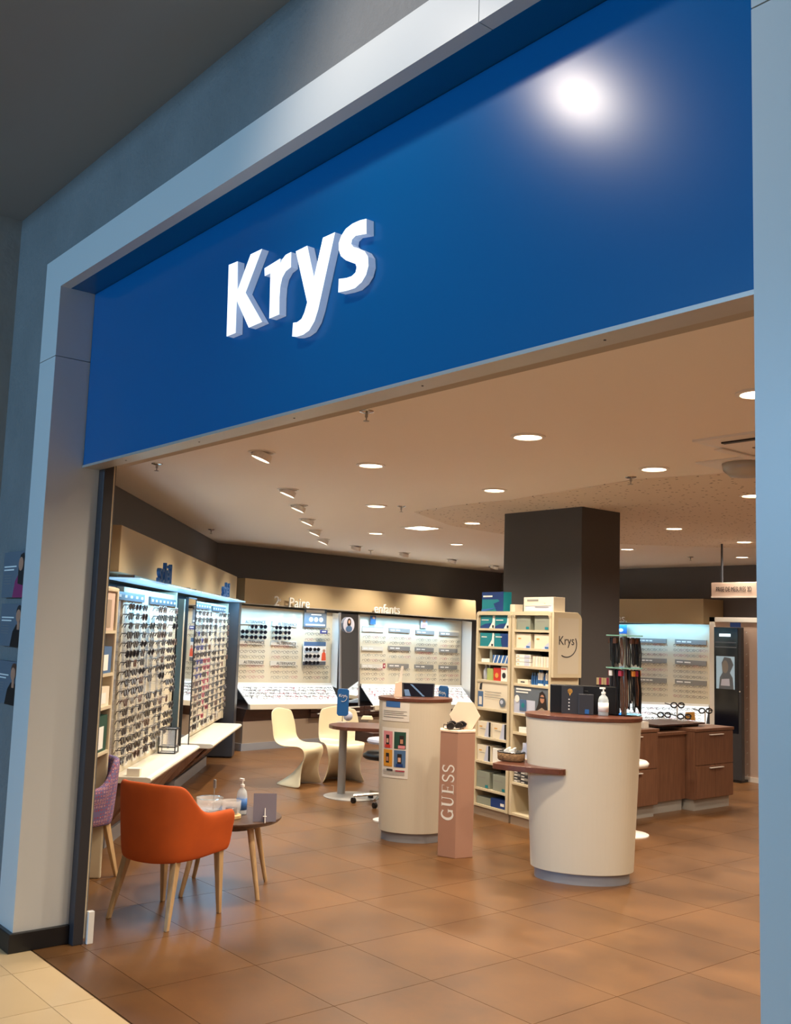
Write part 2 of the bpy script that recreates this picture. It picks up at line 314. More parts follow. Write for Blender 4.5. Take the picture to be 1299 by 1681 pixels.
# ---------------------------------------------------------------- sign
sg = thing('shop_sign', 'large blue shop sign panel with lit white Krys letters', 'sign', (-5.46, 2.2, 2.6))
part('panel', MB().box((-5.455, 2.2, 2.607), (-1.185, 2.25, 3.608)), M['blue'], sg, bevel=.002)
part('edge_strip', MB().box((-5.455, 2.195, 2.594), (-1.185, 2.30, 2.607)), M['alu'], sg)
struct('trim_3', MB().box((-5.39, 2.301, 2.62), (-1.14, 2.42, 3.05)), M['whitewall'], label='header beam behind the sign')
for x in (-5.0, -4.2, -3.4, -2.6, -1.8): part('screw', MB().lathe([(.004, -.002), (.004, 0)], (x, 2.25, 2.594), 8), M['black'], sg)
LT = {
 'K': [(-3.859, 2.165, 3.348), (-3.782, 2.165, 3.344), (-3.770, 2.165, 3.207), (-3.673, 2.165, 3.346), (-3.581, 2.165, 3.345), (-3.700, 2.165, 3.180), (-3.551, 2.165, 3.016), (-3.657, 2.165, 3.014), (-3.773, 2.165, 3.164), (-3.767, 2.165, 3.014), (-3.844, 2.165, 3.014)],
 'r': [(-3.552, 2.165, 3.251), (-3.432, 2.165, 3.261), (-3.430, 2.165, 3.238), (-3.417, 2.165, 3.253), (-3.390, 2.165, 3.266), (-3.351, 2.165, 3.267), (-3.348, 2.165, 3.202), (-3.384, 2.165, 3.195), (-3.410, 2.165, 3.173), (-3.422, 2.165, 3.138), (-3.424, 2.165, 3.093), (-3.420, 2.165, 3.019), (-3.494, 2.165, 3.018), (-3.503, 2.165, 3.217), (-3.547, 2.165, 3.216)],
 'y': [(-3.316, 2.165, 3.260), (-3.235, 2.165, 3.261), (-3.177, 2.165, 3.113), (-3.127, 2.165, 3.263), (-3.047, 2.165, 3.262), (-3.139, 2.165, 2.976), (-3.161, 2.165, 2.933), (-3.195, 2.165, 2.903), (-3.236, 2.165, 2.894), (-3.278, 2.165, 2.895), (-3.314, 2.165, 2.903), (-3.312, 2.165, 2.959), (-3.283, 2.165, 2.955), (-3.252, 2.165, 2.962), (-3.233, 2.165, 2.985), (-3.217, 2.165, 3.022)],
 's': [(-2.850, 2.165, 3.256), (-2.888, 2.165, 3.262), (-2.935, 2.165, 3.263), (-2.977, 2.165, 3.255), (-3.004, 2.165, 3.236), (-3.019, 2.165, 3.210), (-3.017, 2.165, 3.183), (-3.002, 2.165, 3.154), (-2.968, 2.165, 3.128), (-2.930, 2.165, 3.109), (-2.906, 2.165, 3.097), (-2.898, 2.165, 3.082), (-2.904, 2.165, 3.063), (-2.926, 2.165, 3.055), (-2.959, 2.165, 3.056), (-3.009, 2.165, 3.065), (-3.009, 2.165, 3.012), (-2.951, 2.165, 3.005), (-2.905, 2.165, 3.003), (-2.864, 2.165, 3.016), (-2.839, 2.165, 3.038), (-2.827, 2.165, 3.069), (-2.832, 2.165, 3.105), (-2.853, 2.165, 3.131), (-2.891, 2.165, 3.153), (-2.924, 2.165, 3.168), (-2.939, 2.165, 3.184), (-2.935, 2.165, 3.201), (-2.913, 2.165, 3.209), (-2.846, 2.165, 3.197)],
}
for ch in 'Krys':
    P = [(p[0], 2.165, p[2]) for p in LT[ch]]
    lt = part('letter', MB().prism([(x, 2.1655, z) for x, y, z in P], (0, .035, 0)), M['letter_side'], sg)
    part('lit_face', MB().prism(P, (0, .0008, 0)), M['letter'], lt)

# ---------------------------------------------------------------- ceiling fixtures
def disc(n, r_): return [(r_*math.cos(2*PI*i/n), r_*math.sin(2*PI*i/n)) for i in range(n)]
def downlight(x, y, where, power=205):
    t = thing('downlight', 'round recessed ceiling downlight ' + where, 'ceiling light', (x, y, 3.0), group='recessed downlights in the shop ceiling')
    part('trim_ring', MB().lathe([(.112, 0), (.112, -.008), (.09, -.012), (.085, -.002), (.085, 0)], (x, y, 3.0), 28), M['wmetal'], t, smooth=False)
    part('lamp_face', MB().lathe([(.084, 0), (.084, -.004)], (x, y, 2.998), 24), M['led'], t)
    light('downlight_lamp', 'SPOT', (x, y, 2.975), power*1.08, WARM, (x, y, 0), .08, None, 2.5, .8)
DL = [
 ((-4.32, 2.95), 'above the entrance, behind the sign, left'), ((-2.66, 2.95), 'above the entrance, behind the sign, middle'), ((-1.3, 2.95), 'above the entrance, behind the sign, right'),  # hidden row added to throw warm light on the jamb reveal
 ((-4.333, 4.654), 'nearest the shopfront, left of the white counter below'), ((-6.012, 4.701), 'near the shopfront above the round coffee table side'),
 ((-6.203, 6.244), 'in front of the dark column, above its left face'), ((-7.973, 6.324), 'above the cream moulded chairs'),
 ((-8.282, 7.991), 'just left of the dark column'), ((-10.264, 8.148), 'towards the back left wall, left of the small lit panel'),
 ((-10.494, 9.821), 'farthest back on the left of the column'), ((-4.464, 6.167), 'right of the column above the front white counter'),
 ((-6.730, 9.678), 'in the speckled ceiling right of the column'), ((-4.651, 7.833), 'beside the right pillar below the air conditioner'),
 ((-2.686, 4.583), 'half hidden by the right pillar, highest in view'), ((-8.857, 11.610), 'closest to the right face of the column'),
 ((-6.919, 11.445), 'beside the right pillar above the booth'), ((-8.196, 13.504), 'farthest back beside the right pillar')]
for (x, y), w in DL: downlight(x, y, w, 110 if 'above the entrance' in w else 195)
for x, y, w in ((-1.0, 4.6, 'behind the pillar, closest to the entrance'), (-.9, 6.3, 'behind the pillar, near the front'), (-1.2, 9.7, 'behind the pillar, halfway back'), (-2.9, 7.9, 'behind the pillar, beside the air conditioner'), (-3.2, 11.4, 'behind the pillar, above the booth end'), (-5.2, 13.2, 'behind the pillar, near the rear wall'), (-10.8, 12.0, 'hidden behind the dark column')):   # the grid goes on
    downlight(x, y, w)
def spotlight(x, y, tgt, w):
    t = thing('tilting_spotlight', 'tilting wall-washer spotlight, ' + w, 'ceiling light', (x, y, 3.0), group='tilting spotlights along the display walls')
    d = Vector((tgt[0]-x, tgt[1]-y, 0)).normalized(); ax = Vector((d.x*.36, d.y*.36, -.93)); u = Vector((-d.y, d.x, 0)); v = ax.cross(u)
    part('bezel', MB().loft([[(x+q*math.cos(i*PI/12), y+q*math.sin(i*PI/12), z) for i in range(24)] for q, z in ((.10, 3.0), (.10, 2.992), (.085, 2.992), (.085, 3.0))], caps=False), M['wmetal'], t)
    c = Vector((x, y, 2.965)); ring = lambda r_, k: [c+ax*k+u*r_*math.cos(i*PI/10)+v*r_*math.sin(i*PI/10) for i in range(20)]
    part('lamp_head', MB().loft([ring(.072, -.03), ring(.078, .022), ring(.070, .022), ring(.068, .012)]), M['wmetal'], t)
    part('lamp_face', MB().loft([ring(.067, .012), ring(.067, .016)]), M['led'], t)
    light('spotlight_lamp', 'SPOT', c+ax*.05, 140, WARM, c+ax*3, .06, None, 1.6, .8)
SP = [((-6.196, 3.832), 0), ((-7.699, 5.062), 0), ((-8.618, 5.803), 0), ((-9.651, 6.635), 0), ((-10.659, 7.450), 0), ((-11.652, 8.299), 0),
      ((-12.124, 9.254), 1), ((-12.425, 10.470), 1), ((-12.768, 11.857), 1), ((-13.155, 13.284), 1)]
for k, ((x, y), w) in enumerate(SP):
    n = (.62, .78) if w == 0 else (.99, .13)
    spotlight(x, y, (x-n[0], y-n[1]), '%s of the row counted from the shopfront along the display walls' % NTH[k])
for k, (x, y) in enumerate([(-4.533, 3.499), (-7.324, 3.560), (-4.843, 6.389), (-7.796, 6.510), (-11.859, 6.606), (-12.556, 9.880), (-8.868, 13.175), (-13.464, 13.499)]):
    t = thing('sprinkler', 'small chrome fire sprinkler ' + ['in front of the sign edge, nearest and largest', 'above the left display, near the door post', 'right of the column between two downlights', 'left of the column in mid ceiling', 'near the corner of the two display walls', 'far back above the 2e Paire display', 'far back right of the column', 'beside the top left edge of the column'][k], 'sprinkler', (x, y, 3.0), group='fire sprinklers on the shop ceiling')
    part('rosette', MB().lathe([(.045, 0), (.042, -.006), (.02, -.012)], (x, y, 3.0), 16), M['chrome'], t, smooth=False)
    part('head', MB().lathe([(.009, -.01), (.009, -.035), (.004, -.04), (.004, -.055), (.018, -.057), (.018, -.06)], (x, y, 3.0), 10), M['pole'], t)
# cassette air conditioner and the rounded speaker beside it
t = thing('air_conditioner', 'white ceiling cassette air conditioner beside the right pillar', 'air conditioner', (-3.3, 5.8, 3.0))
part('frame', MB().loft([[(-3.63, 5.415, 3.0), (-2.75, 5.415, 3.0), (-2.75, 6.15, 3.0), (-3.63, 6.15, 3.0)], [(-3.63, 5.415, 2.985), (-2.75, 5.415, 2.985), (-2.75, 6.15, 2.985), (-3.63, 6.15, 2.985)], [(-3.5, 5.54, 2.955), (-2.88, 5.54, 2.955), (-2.88, 6.03, 2.955), (-3.5, 6.03, 2.955)]]), M['wmetal'], t)
part('grille', MB().box((-3.36, 5.66, 2.949), (-2.99, 5.92, 2.956)), M['brown'], t)
for a in ((-3.46, 5.47, -2.92, 5.51), (-3.46, 6.05, -2.92, 6.10)): part('air_slot', MB().box((a[0], a[1], 2.962), (a[2], a[3], 2.972)), M['black'], t)
part('louvre', MB().box((-3.57, 5.56, 2.945), (-3.51, 6.02, 2.953)), M['wmetal'], t)
t = thing('ceiling_speaker', 'rounded grey metal speaker on a white square ceiling plate', 'speaker', (-3.85, 6.3, 3.0))
part('plate', MB().box((-4.08, 6.12, 2.985), (-3.3, 6.52, 3.0)), M['wmetal'], t, bevel=.004)
part('dome', MB().lathe([(.17, 0), (.16, -.05), (.12, -.085), (.05, -.095)], (-3.80, 6.33, 2.985), 24), M['alu'], t, smooth=True)
t = thing('ceiling_light_panel', 'small square lit ceiling panel left of the dark column', 'ceiling light', (-9.2, 8.0, 3.0))
part('frame', MB().box((-9.4, 7.85, 2.99), (-9.02, 8.2, 3.0)), M['wmetal'], t); part('diffuser', MB().box((-9.36, 7.89, 2.986), (-9.06, 8.16, 2.991)), M['led'], t)

# ---------------------------------------------------------------- left display wall
def ledge_light(name, fr, a, b, power, tilt):   # LED strip under a canopy
    A_, B_ = fr.w(a), fr.w(b); c = (A_+B_)/2; o = light(name, 'AREA', c, power, LED, None, (B_-A_).length, .06)
    d = fr.w(Vector(a)+Vector(tilt))-A_; x = (B_-A_).normalized(); z = -d.normalized(); y = z.cross(x).normalized(); z = x.cross(y)
    o.matrix_world = Matrix(((x.x, y.x, z.x, c.x), (x.y, y.y, z.y, c.y), (x.z, y.z, z.z, c.z), (0, 0, 0, 1)))
def slope_box(mb, s0, s1, A4):   # prism along s from four (y, z) profile points
    return mb.loft([[(s0, y, z) for y, z in A4], [(s1, y, z) for y, z in A4]])
t = thing('display_canopy', 'cream canopy board above the left sunglasses displays', 'canopy', (1.3, 0, 2.1), FL)
part('fascia', MB().hexa([(-1.85, -.55, 2.105), (4.6, -.55, 2.085), (4.6, -.02, 2.085), (-1.85, -.02, 2.105), (-1.85, -.55, 2.455), (4.6, -.55, 2.405), (4.6, -.02, 2.405), (-1.85, -.02, 2.455)]), M['fascia'], t, bevel=.004)
for a, b_ in ((-1.8, .86), (.9, 4.45)):
    gl = part('glass_shelf', MB().box((a, -.70, 2.052), (b_, -.45, 2.067)), M['edge'], t)
    for s_ in (a+.15, (a+b_)/2, b_-.15): part('bracket', MB().box((s_-.012, -.62, 2.067), (s_+.012, -.50, 2.095)), M['chrome'], t)
ledge_light('led_strip', FL, (-1.4, -.68, 2.04), (.6, -.68, 2.04), 20, (0, .35, -1)); ledge_light('led_strip', FL, (1.2, -.68, 2.04), (4.1, -.68, 2.04), 26, (0, .35, -1))
for a, w in ((-1.264, 'above the mirror of the left wall'), (2.216, 'at the far end of the left wall')):
    single('letter_block', 'blue standing letters on the lit glass shelf ' + w, 'letters', MB().text('soleil', (a, -.70, 2.068), (1, 0, 0), (0, 0, 1), .24, .03), M['bluel'], (a, -.70, 2.068), FL)
def left_panel(name_lab, s0, s1, z0, z1, bars):
    t = thing('sunglasses_display', name_lab, 'display', ((s0+s1)/2, -.46, z0), FL)
    part('board', MB().box((s0, -.5, z0), (s1, -.44, z1)), M['panel'], t, bevel=.003)
    part('end_post', MB().box((s1+.002, -.52, z0), (s1+.05, -.10, z1+.03)), M['cream'], t, bevel=.004)
    for a, b_, zc in bars: 
        h = part('header_bar', MB().box((a, -.518, zc-.032), (b_, -.5, zc+.032)), M['bard'], t)
        k = max(2, int((b_-a)/.16)); pm = MB()
        for i in range(k): x = a+(b_-a)*(i+.5)/k; pm.box((x-.035, -.5195, zc-.01), (x+.035, -.518, zc+.01))
        part('print', pm, M['wm'], h, kind='stuff')
    return t
p1e = 0.549
P1 = left_panel('left wall sunglasses panel nearest the door post', -1.45, p1e, .56, 2.01, [(-1.976+.25, -0.789-.02, 1.935), (-0.577, 0.615-.05, 1.93)])
p2a, p2e = 1.079, 4.091
P2 = left_panel('left wall sunglasses panel beyond the mirror', p2a, p2e, .52, 1.99, [(1.464, 2.694, 1.94), (2.834, 3.902, 1.93)])
cols1 = [-1.588, -1.370, -1.120, -0.817, -0.539, -0.336, -0.054, 0.168]
cols2 = [1.224, 1.480, 1.730, 1.968, 2.216, 2.609, 2.934, 3.276, 3.613]
for pan, cols, z0, z1 in ((P1, cols1, .60, 1.9), (P2, cols2, .56, 1.89)):
    for c in cols: part('rod_strip', MB().box((c-.035, -.506, z0), (c+.035, -.5, z1)), M['clear'], pan); 
    for c in cols:
        tg = part('price_tag', MB().box((c-.045, -.52, z0), (c+.045, -.508, z0+.085)), M['paper'], pan); part('print', MB().box((c-.02, -.5215, z0+.02), (c+.02, -.52, z0+.06)), M['bar'], tg)

# spectacles: front facing -y, temples running back
def specs_mesh(name, m_rim, m_lens, w=.066, h=.046, shape=0, filled=True, tmp=.055, rr=.0042):
    b_ = MB(); n = 12
    for sx in (-1, 1):
        cx = sx*(w/2+.004); ring = []
        for i in range(n):
            t_ = 2*PI*i/n; x, z = math.cos(t_), math.sin(t_)
            k = 1 if shape == 0 else (.86+.14*abs(math.cos(2*t_)) if shape == 1 else 1); 
            zz = z*h/2*(1.0 if z > 0 or shape != 2 else 1.15); xx = x*w/2*(1 if z > 0 or shape != 2 else .86)
            ring.append(Vector((cx+xx*k, 0, zz*k)))
        b_.m = 0; b_.tube(ring, rr, 4, closed=True)
        if filled: b_.m = 1; b_.poly([p+Vector((0, -.001, 0)) for p in ring])
        b_.m = 0; b_.tube([(cx+sx*w/2, 0, .010), (cx+sx*(w/2+.004), tmp*.75, .010), (cx+sx*(w/2-.002), tmp, -.018)], rr*.8, 4)
    b_.m = 0; b_.tube([(-.006, 0, .006), (0, -.003, .010), (.006, 0, .006)], rr*.9, 4)
    return b_.mesh(name, [m_rim, m_lens])
SUN = [specs_mesh('sunglasses', M['rim'], M['lens'], .068, .056, 0), specs_mesh('sunglasses', M['rim'], M['lens'], .070, .052, 1), specs_mesh('sunglasses', M['rimb'], M['lens'], .064, .052, 2),
       specs_mesh('sunglasses', M['rimg'], M['lens'], .062, .046, 2), specs_mesh('sunglasses', M['rimr'], M['lens'], .062, .046, 1), specs_mesh('sunglasses', M['rimp'], M['lens'], .064, .048, 0)]
GLM = mat('thin_lens', '#dfe6e8', .1, alpha=.18)
EYE = [specs_mesh('eyeglasses', M['rimg'], GLM, .058, .040, 0, False, .05, .0024), specs_mesh('eyeglasses', M['rimb'], GLM, .060, .038, 1, False, .05, .0024), specs_mesh('eyeglasses', M['rim'], GLM, .058, .040, 2, False, .05, .0022), specs_mesh('eyeglasses', M['rimr'], GLM, .058, .038, 1, False, .05, .0022)]
CNAME = ['dark', 'black squared', 'brown-rimmed', 'grey-rimmed', 'red-rimmed', 'blue-rimmed']
def put(name, me, label, cat, group, fr, p, rz=0, rx=0, ry=0):
    o = bpy.data.objects.new(name, me); COL.objects.link(o); o.location = fr.w(p); o.rotation_euler = (rx, ry, fr.a+rz); tagit(o, label, cat, group); return o
for pi_, (cols, z0, z1, nr, where) in enumerate(((cols1, .70, 1.855, 17, 'left wall panel nearest the door post'), (cols2, .66, 1.86, 17, 'left wall panel beyond the mirror'))):
    for c, s_ in enumerate(cols):
        for r_ in range(nr):
            z = z1-(z1-z0)*r_/(nr-1)
            if (pi_ == 0 and c >= 3 and random.random() < .17) or (pi_ == 1 and random.random() < .07): continue
            if pi_ == 0 and c >= 3 and r_ == nr-1 and c > 4: continue
            k = random.choice([0, 0, 1, 1, 2, 3]) if not (pi_ == 1 and c in (3, 4) and 7 <= r_ <= 15) else random.choice([4, 4, 0])
            if pi_ == 1 and c in (1, 2) and 3 <= r_ <= 9: k = random.choice([5, 5, 1])
            put('sunglasses', SUN[k], '%s sunglasses on the %s, %s row, %s column' % (CNAME[k], ['near left panel', 'far left panel'][pi_], ORD[r_], NTH[c]), 'sunglasses', 'sunglasses on the ' + where, FL, (s_+random.uniform(-.01, .01), -.60, z), random.uniform(-.12, .12))
for pan, cols, z0, z1, nr in ((P1, cols1, .70, 1.855, 17), (P2, cols2, .66, 1.86, 17)):
    rods = MB()
    for s_ in cols:
        for r_ in range(nr): z = z1-(z1-z0)*r_/(nr-1); rods.box((s_-.003, -.60, z+.013), (s_+.003, -.5, z+.017))
    part('peg', rods, M['clear'], pan, kind='stuff')

# leaning mirror between the two panels
t = thing('wall_mirror', 'tall narrow mirror with thin black frame between the left panels', 'mirror', (.9, -.6, .5), FL)
ml, mr = p1e+.06, p2a-.01
part('glass', MB().box((ml+.01, -.625, .51), (mr-.01, -.62, 1.985)), M['mirror'], t)
part('frame', MB().box((ml, -.63, .50), (ml+.012, -.60, 2.0)).box((mr-.012, -.63, .5), (mr, -.60, 2.0)).box((ml, -.63, 1.985), (mr, -.60, 2.0)).box((ml, -.63, .5), (mr, -.6, .512)).box((ml, -.615, .5), (mr, -.60, 2.0)), M['black'], t)
def console(lab, s0, s1, z, df, splits, fr=FL, base=.445, dback=.42):
    t = thing('display_console', lab, 'console', ((s0+s1)/2, -df/2, 0), fr)
    prof = [(-dback, z-.05), (-df+.03, z-.05), (-df, z-.04), (-df-.008, z-.022), (-df, z-.006), (-df+.03, z), (-dback, z)]
    part('worktop', slope_box(MB(), s0, s1, prof), M['wcounter'], t, bevel=.004)
    part('body', slope_box(MB(), s0+.03, s1-.03, [(-.1, .11), (-base+.03, .11), (-df+.09, z-.05), (-.1, z-.05)]), M['wood'], t)
    part('plinth', MB().box((s0+.12, -base, 0), (s1-.12, -.1, .11)), M['grey'], t)
    for a, b_ in splits:
        f = lambda q, o: (-base+.03-o-(df-.12-base+.06)*q*1.0, .125+(z-.19)*q)
        P = []
        for o_ in (.0, .022):
            P += [(a, f(0, o_)[0], f(0, o_)[1]), (b_, f(0, o_)[0], f(0, o_)[1]), (b_, f(1, o_)[0], f(1, o_)[1]), (a, f(1, o_)[0], f(1, o_)[1])]
        dr = part('drawer', MB().hexa(P), M['wood'], t, bevel=.002)
        y_, z_ = f(.97, .03); part('handle', MB().box((a+(b_-a)*.3, y_-.012, z_-.004), (a+(b_-a)*.75, y_+.006, z_+.008)), M['wmetal'], dr)
    return t
console('cream topped walnut console under the nearer left sunglasses panel', -1.45, 0.723, .56, .79, [(-1.40, -.55), (-.52, .0), (.03, 0.643)])
console('cream topped walnut console under the farther left sunglasses panel', 1.28, 3.55, .51, .84, [(1.5, 2.35), (2.38, 2.9), (2.93, 3.45)])
# wire lantern on the nearer console
lx, ly = 0.063, -.62
t = thing('candle_lantern', 'black wire-framed glass lantern on the nearer left console', 'lantern', (lx, ly, .56), FL)
fmz = MB(); q = .075
for a, b_ in ((-q, -q), (q, -q), (q, q), (-q, q)): fmz.box((lx+a-.005, ly+b_-.005, .56), (lx+a+.005, ly+b_+.005, .785))
for z in (.56, .615, .775):
    for a in (-q, q): fmz.box((lx-q, ly+a-.004, z), (lx+q, ly+a+.004, z+.01)); fmz.box((lx+a-.004, ly-q, z), (lx+a+.004, ly+q, z+.01))
part('frame', fmz, M['black'], t); part('glass', MB().box((lx-q+.004, ly-q+.004, .57), (lx+q-.004, ly+q-.004, .78)), M['clear'], t); part('card', MB().box((lx-.03, ly, .60), (lx+.03, ly+.006, .76)), M['acry'], t)
single('tissue_box', 'small pale printed carton at the near end of the left console', 'carton', MB().box((-1.42, -.70, .56), (-1.36, -.60, .62)), M['ccream'], (-1.39, -.65, .56), FL, bevel=.003)

# tall product shelf at the door post
sx = -2.226
t = thing('product_shelf', 'tall cream product shelf with rounded corner beside the door post', 'shelf', (sx-.15, -.55, 0), FL)
part('side', MB().box((sx-.03, -.66, 0), (sx, -.52, 1.97)), M['cream'], t, bevel=.01); part('side', MB().box((sx-.36, -.66, 0), (sx-.33, -.52, 1.97)), M['cream'], t)
part('top', MB().box((sx-.33, -.66, 1.94), (sx-.03, -.52, 1.97)), M['cream'], t, bevel=.008); part('back', MB().box((sx-.33, -.53, .02), (sx-.03, -.52, 1.94)), M['brown'], t)
zs = [1.675, 1.385, 1.163, 0.861]
for z in zs: part('shelf_board', MB().box((sx-.33, -.66, z-.02), (sx-.03, -.53, z)), M['cream'], t)
for z, h, m_, nm in ((zs[0], .30, 'tvbeige', 'pale rose boxed product on the top shelf by the door post'), (zs[1], .18, 'pblue', 'pale blue printed carton on the second shelf by the door post'), (zs[2], .13, 'ccream', 'white and copper carton on the third shelf by the door post'), (zs[3], .24, 'pgreen', 'green plant-printed card on the lowest shelf by the door post')):
    tt = thing('product_box', nm, 'carton', (sx-.2, -.6, z), FL); part('body', MB().box((sx-.30, -.645, z+.001), (sx-.05, -.57, z+h)), M[m_], tt); part('print', MB().box((sx-.26, -.6475, z+.02), (sx-.14, -.645, z+h*.7)), M['wm' if m_ != 'tvbeige' else 'brown'], tt)

# ---------------------------------------------------------------- back wall displays
def back_display(fr, lab, TL, TR, BR, BL, lipL, lipR, db, dl, base, splits, woodz):
    t = thing('wall_display', lab, 'display', ((BL[0]+BR[0])/2, -db, 0), fr); e = Vector((0, .04, 0))
    TL, TR, BR, BL, lipL, lipR = map(Vector, (TL, TR, BR, BL, lipL, lipR))
    part('board', MB().prism([BL, BR, TR, TL], e), M['panel'], t)
    up_ = Vector((0, 0, .035)); part('tray', MB().prism([BL+Vector((0, -.03, 0)), BR+Vector((0, -.03, 0)), lipR, lipL], (0, 0, -.02)), M['tray'], t)
    part('back_ledge', MB().prism([BL+Vector((0, -.005, 0)), BR+Vector((0, -.005, 0)), BR+up_+Vector((0, -.005, 0)), BL+up_+Vector((0, -.005, 0))], (0, -.03, 0)), M['wm'], t)
    zl = lipL.z; zr = lipR.z
    part('lip', MB().hexa([(lipL.x, -dl-.03, zl-.075), (lipR.x, -dl-.03, zr-.075), (lipR.x, -dl+.03, zr-.075), (lipL.x, -dl+.03, zl-.075), (lipL.x, -dl-.02, zl), (lipR.x, -dl-.02, zr), (lipR.x, -dl+.03, zr), (lipL.x, -dl+.03, zl)]), M['wcounter'], t, bevel=.006)
    part('body', MB().hexa([(lipL.x-.02, -dl+.10, woodz), (lipR.x+.02, -dl+.10, woodz), (lipR.x+.02, -.1, woodz), (lipL.x-.02, -.1, woodz), (lipL.x-.02, -dl+.03, zl-.075), (lipR.x+.02, -dl+.03, zr-.075), (lipR.x+.02, -.1, zr-.03), (lipL.x-.02, -.1, zl-.03)]), M['dwood'], t)
    for x0_, x1_ in splits:
        zz0, zz1 = woodz+.02, zl-.10; zm = (zz0+zz1)/2
        for a, b_ in ((zz0, zm-.008), (zm+.008, zz1)):
            dr = part('drawer', MB().box((x0_, -dl+.012, a), (x1_, -dl+.035, b_)), M['dwood'], t, bevel=.002)
            part('handle', MB().box((x0_+.12, -dl-.012, b_-.014), (x1_-.12, -dl+.012, b_)), M['wmetal'], dr)
    part('base_panel', MB().box((lipL.x-.02, -base, .10), (lipR.x+.02, -.1, woodz)), M['brown'], t)
    part('plinth', MB().box((lipL.x-.05, -base-.02, 0), (lipR.x+.05, -.1, .10)), M['grey'], t)
    return t
D1 = back_display(FB, 'lit white eyeglasses display under the 2e Paire lettering', (-0.091, -0.700, 2.040), (1.847, -0.700, 1.990), (1.871, -0.700, 0.825), (-0.083, -0.700, 0.867), (-0.407, -1.460, 0.649), (1.355, -1.460, 0.605), .7, 1.46, 1.37, [(.78, 1.3), (1.32, 1.9), (1.92, 2.5)], .40)
D2 = back_display(FB, 'lit white eyeglasses display under the enfants lettering', (2.478, -0.700, 1.992), (5.171, -0.700, 1.948), (5.183, -0.700, 0.735), (2.541, -0.700, 0.804), (2.105, -1.460, 0.554), (4.634, -1.460, 0.496), .7, 1.46, 1.37, [(3.2, 4.0), (4.02, 4.8), (4.82, 5.5)], .36)
part('end_panel', MB().prism([(1.847, -0.700, 1.990), (1.758, -0.950, 1.980), (1.769, -0.950, 0.794), (1.871, -0.700, 0.825)], (.02, .03, 0)), M['wmetal'], D1)
part('end_panel', MB().prism([(5.188, -0.700, 1.960), (5.104, -1.000, 1.940), (5.105, -1.000, 0.514), (5.201, -0.700, 0.735)], (.02, .03, 0)), M['wmetal'], D2)
D3 = back_display(FR, 'lit white eyeglasses display right of the column', (-11.397, -0.400, 1.976), (-9.459, -0.400, 2.018), (-9.465, -0.400, 0.674), (-11.385, -0.400, 0.598), (-11.161, -0.850, 0.261), (-9.262, -0.850, 0.358), .4, .85, .7, [(-10.8, -10.2), (-10.18, -9.6)], .30)
t = thing('display_canopy', 'cream canopy board over the two back eyeglasses displays', 'canopy', (3, -.4, 2.05), FB)
b0, b1, b2, b3 = (-0.059, -0.800, 2.439), (5.450, -0.800, 2.346), (5.482, -0.800, 1.981), (-0.057, -0.800, 2.060)
part('fascia', MB().prism([b3, b2, b1, b0], (0, .72, 0)), M['fascia'], t)
part('edge_trim', MB().prism([b3, b2, (b2[0], b2[1], b2[2]+.012), (b3[0], b3[1], b3[2]+.012)], (0, -.008, 0)), M['alu'], t)
single('wall_lettering', 'raised cream lettering 2e Paire on the back canopy', 'lettering', MB().text('2', (0.457, -0.860, 2.054), (1, 0, 0), (0, 0, 1), .21, .02).text('e', (0.549, -0.860, 2.122), (1, 0, 0), (0, 0, 1), .08, .02).text('Paire', (0.750, -0.860, 2.042), (1, 0, 0), (0, 0, 1), .215, .02), M['wm'], (0.457, -0.860, 2.045), FB)
single('wall_lettering', 'raised cream lettering enfants on the back canopy', 'lettering', MB().text('enfants', (2.634, -0.860, 2.020), (1, 0, 0), (0, 0, 1), .225, .02), M['wm'], (2.634, -0.860, 2.020), FB)
t = thing('display_canopy', 'cream canopy board over the display right of the column', 'canopy', (-10.6, -.4, 2.0), FR)
part('fascia', MB().box((-12.2, -.6, 2.005), (-9.45, -.02, 2.42)), M['fascia'], t, bevel=.004)
single('wall_lettering', 'raised cream lettering ending in es right of the column', 'lettering', MB().text('es.', (-11.157, -0.640, 2.015), (1, 0, 0), (0, 0, 1), .2, .02), M['wm'], (-11.157, -0.640, 2.015), FR)
for fr, a, b_, pw in ((FB, (-0.237, -0.950, 1.947), (1.600, -0.950, 1.917), 13), (FB, (2.246, -0.950, 1.908), (4.814, -0.950, 1.876), 15), (FR, (-11.4, -.62, 1.99), (-9.5, -.62, 1.99), 12)):
    ledge_light('led_strip', fr, (a[0], a[1]+.05, a[2]), (b_[0], b_[1]+.05, b_[2]), pw, (0, .3, -1))
# dark end panel and grey return in the corner of the two display walls
single('corner_panel', 'anthracite upright panel at the far end of the left display', 'panel', MB().box((p2e+.07, -.66, .02), (p2e+.30, -.10, 2.04)), M['anth'], (p2e+.1, -.4, .02), FL, bevel=.004)
single('corner_panel', 'grey-blue upright panel in the corner left of the 2e Paire display', 'panel', MB().prism([(-0.387, -1.050, 0.328), (-0.271, -1.000, 0.319), (-0.327, -1.000, 2.041), (-0.445, -1.050, 2.054)], (0, .5, 0)), M['alu'], (-0.355, -1.050, 0.327), FB)
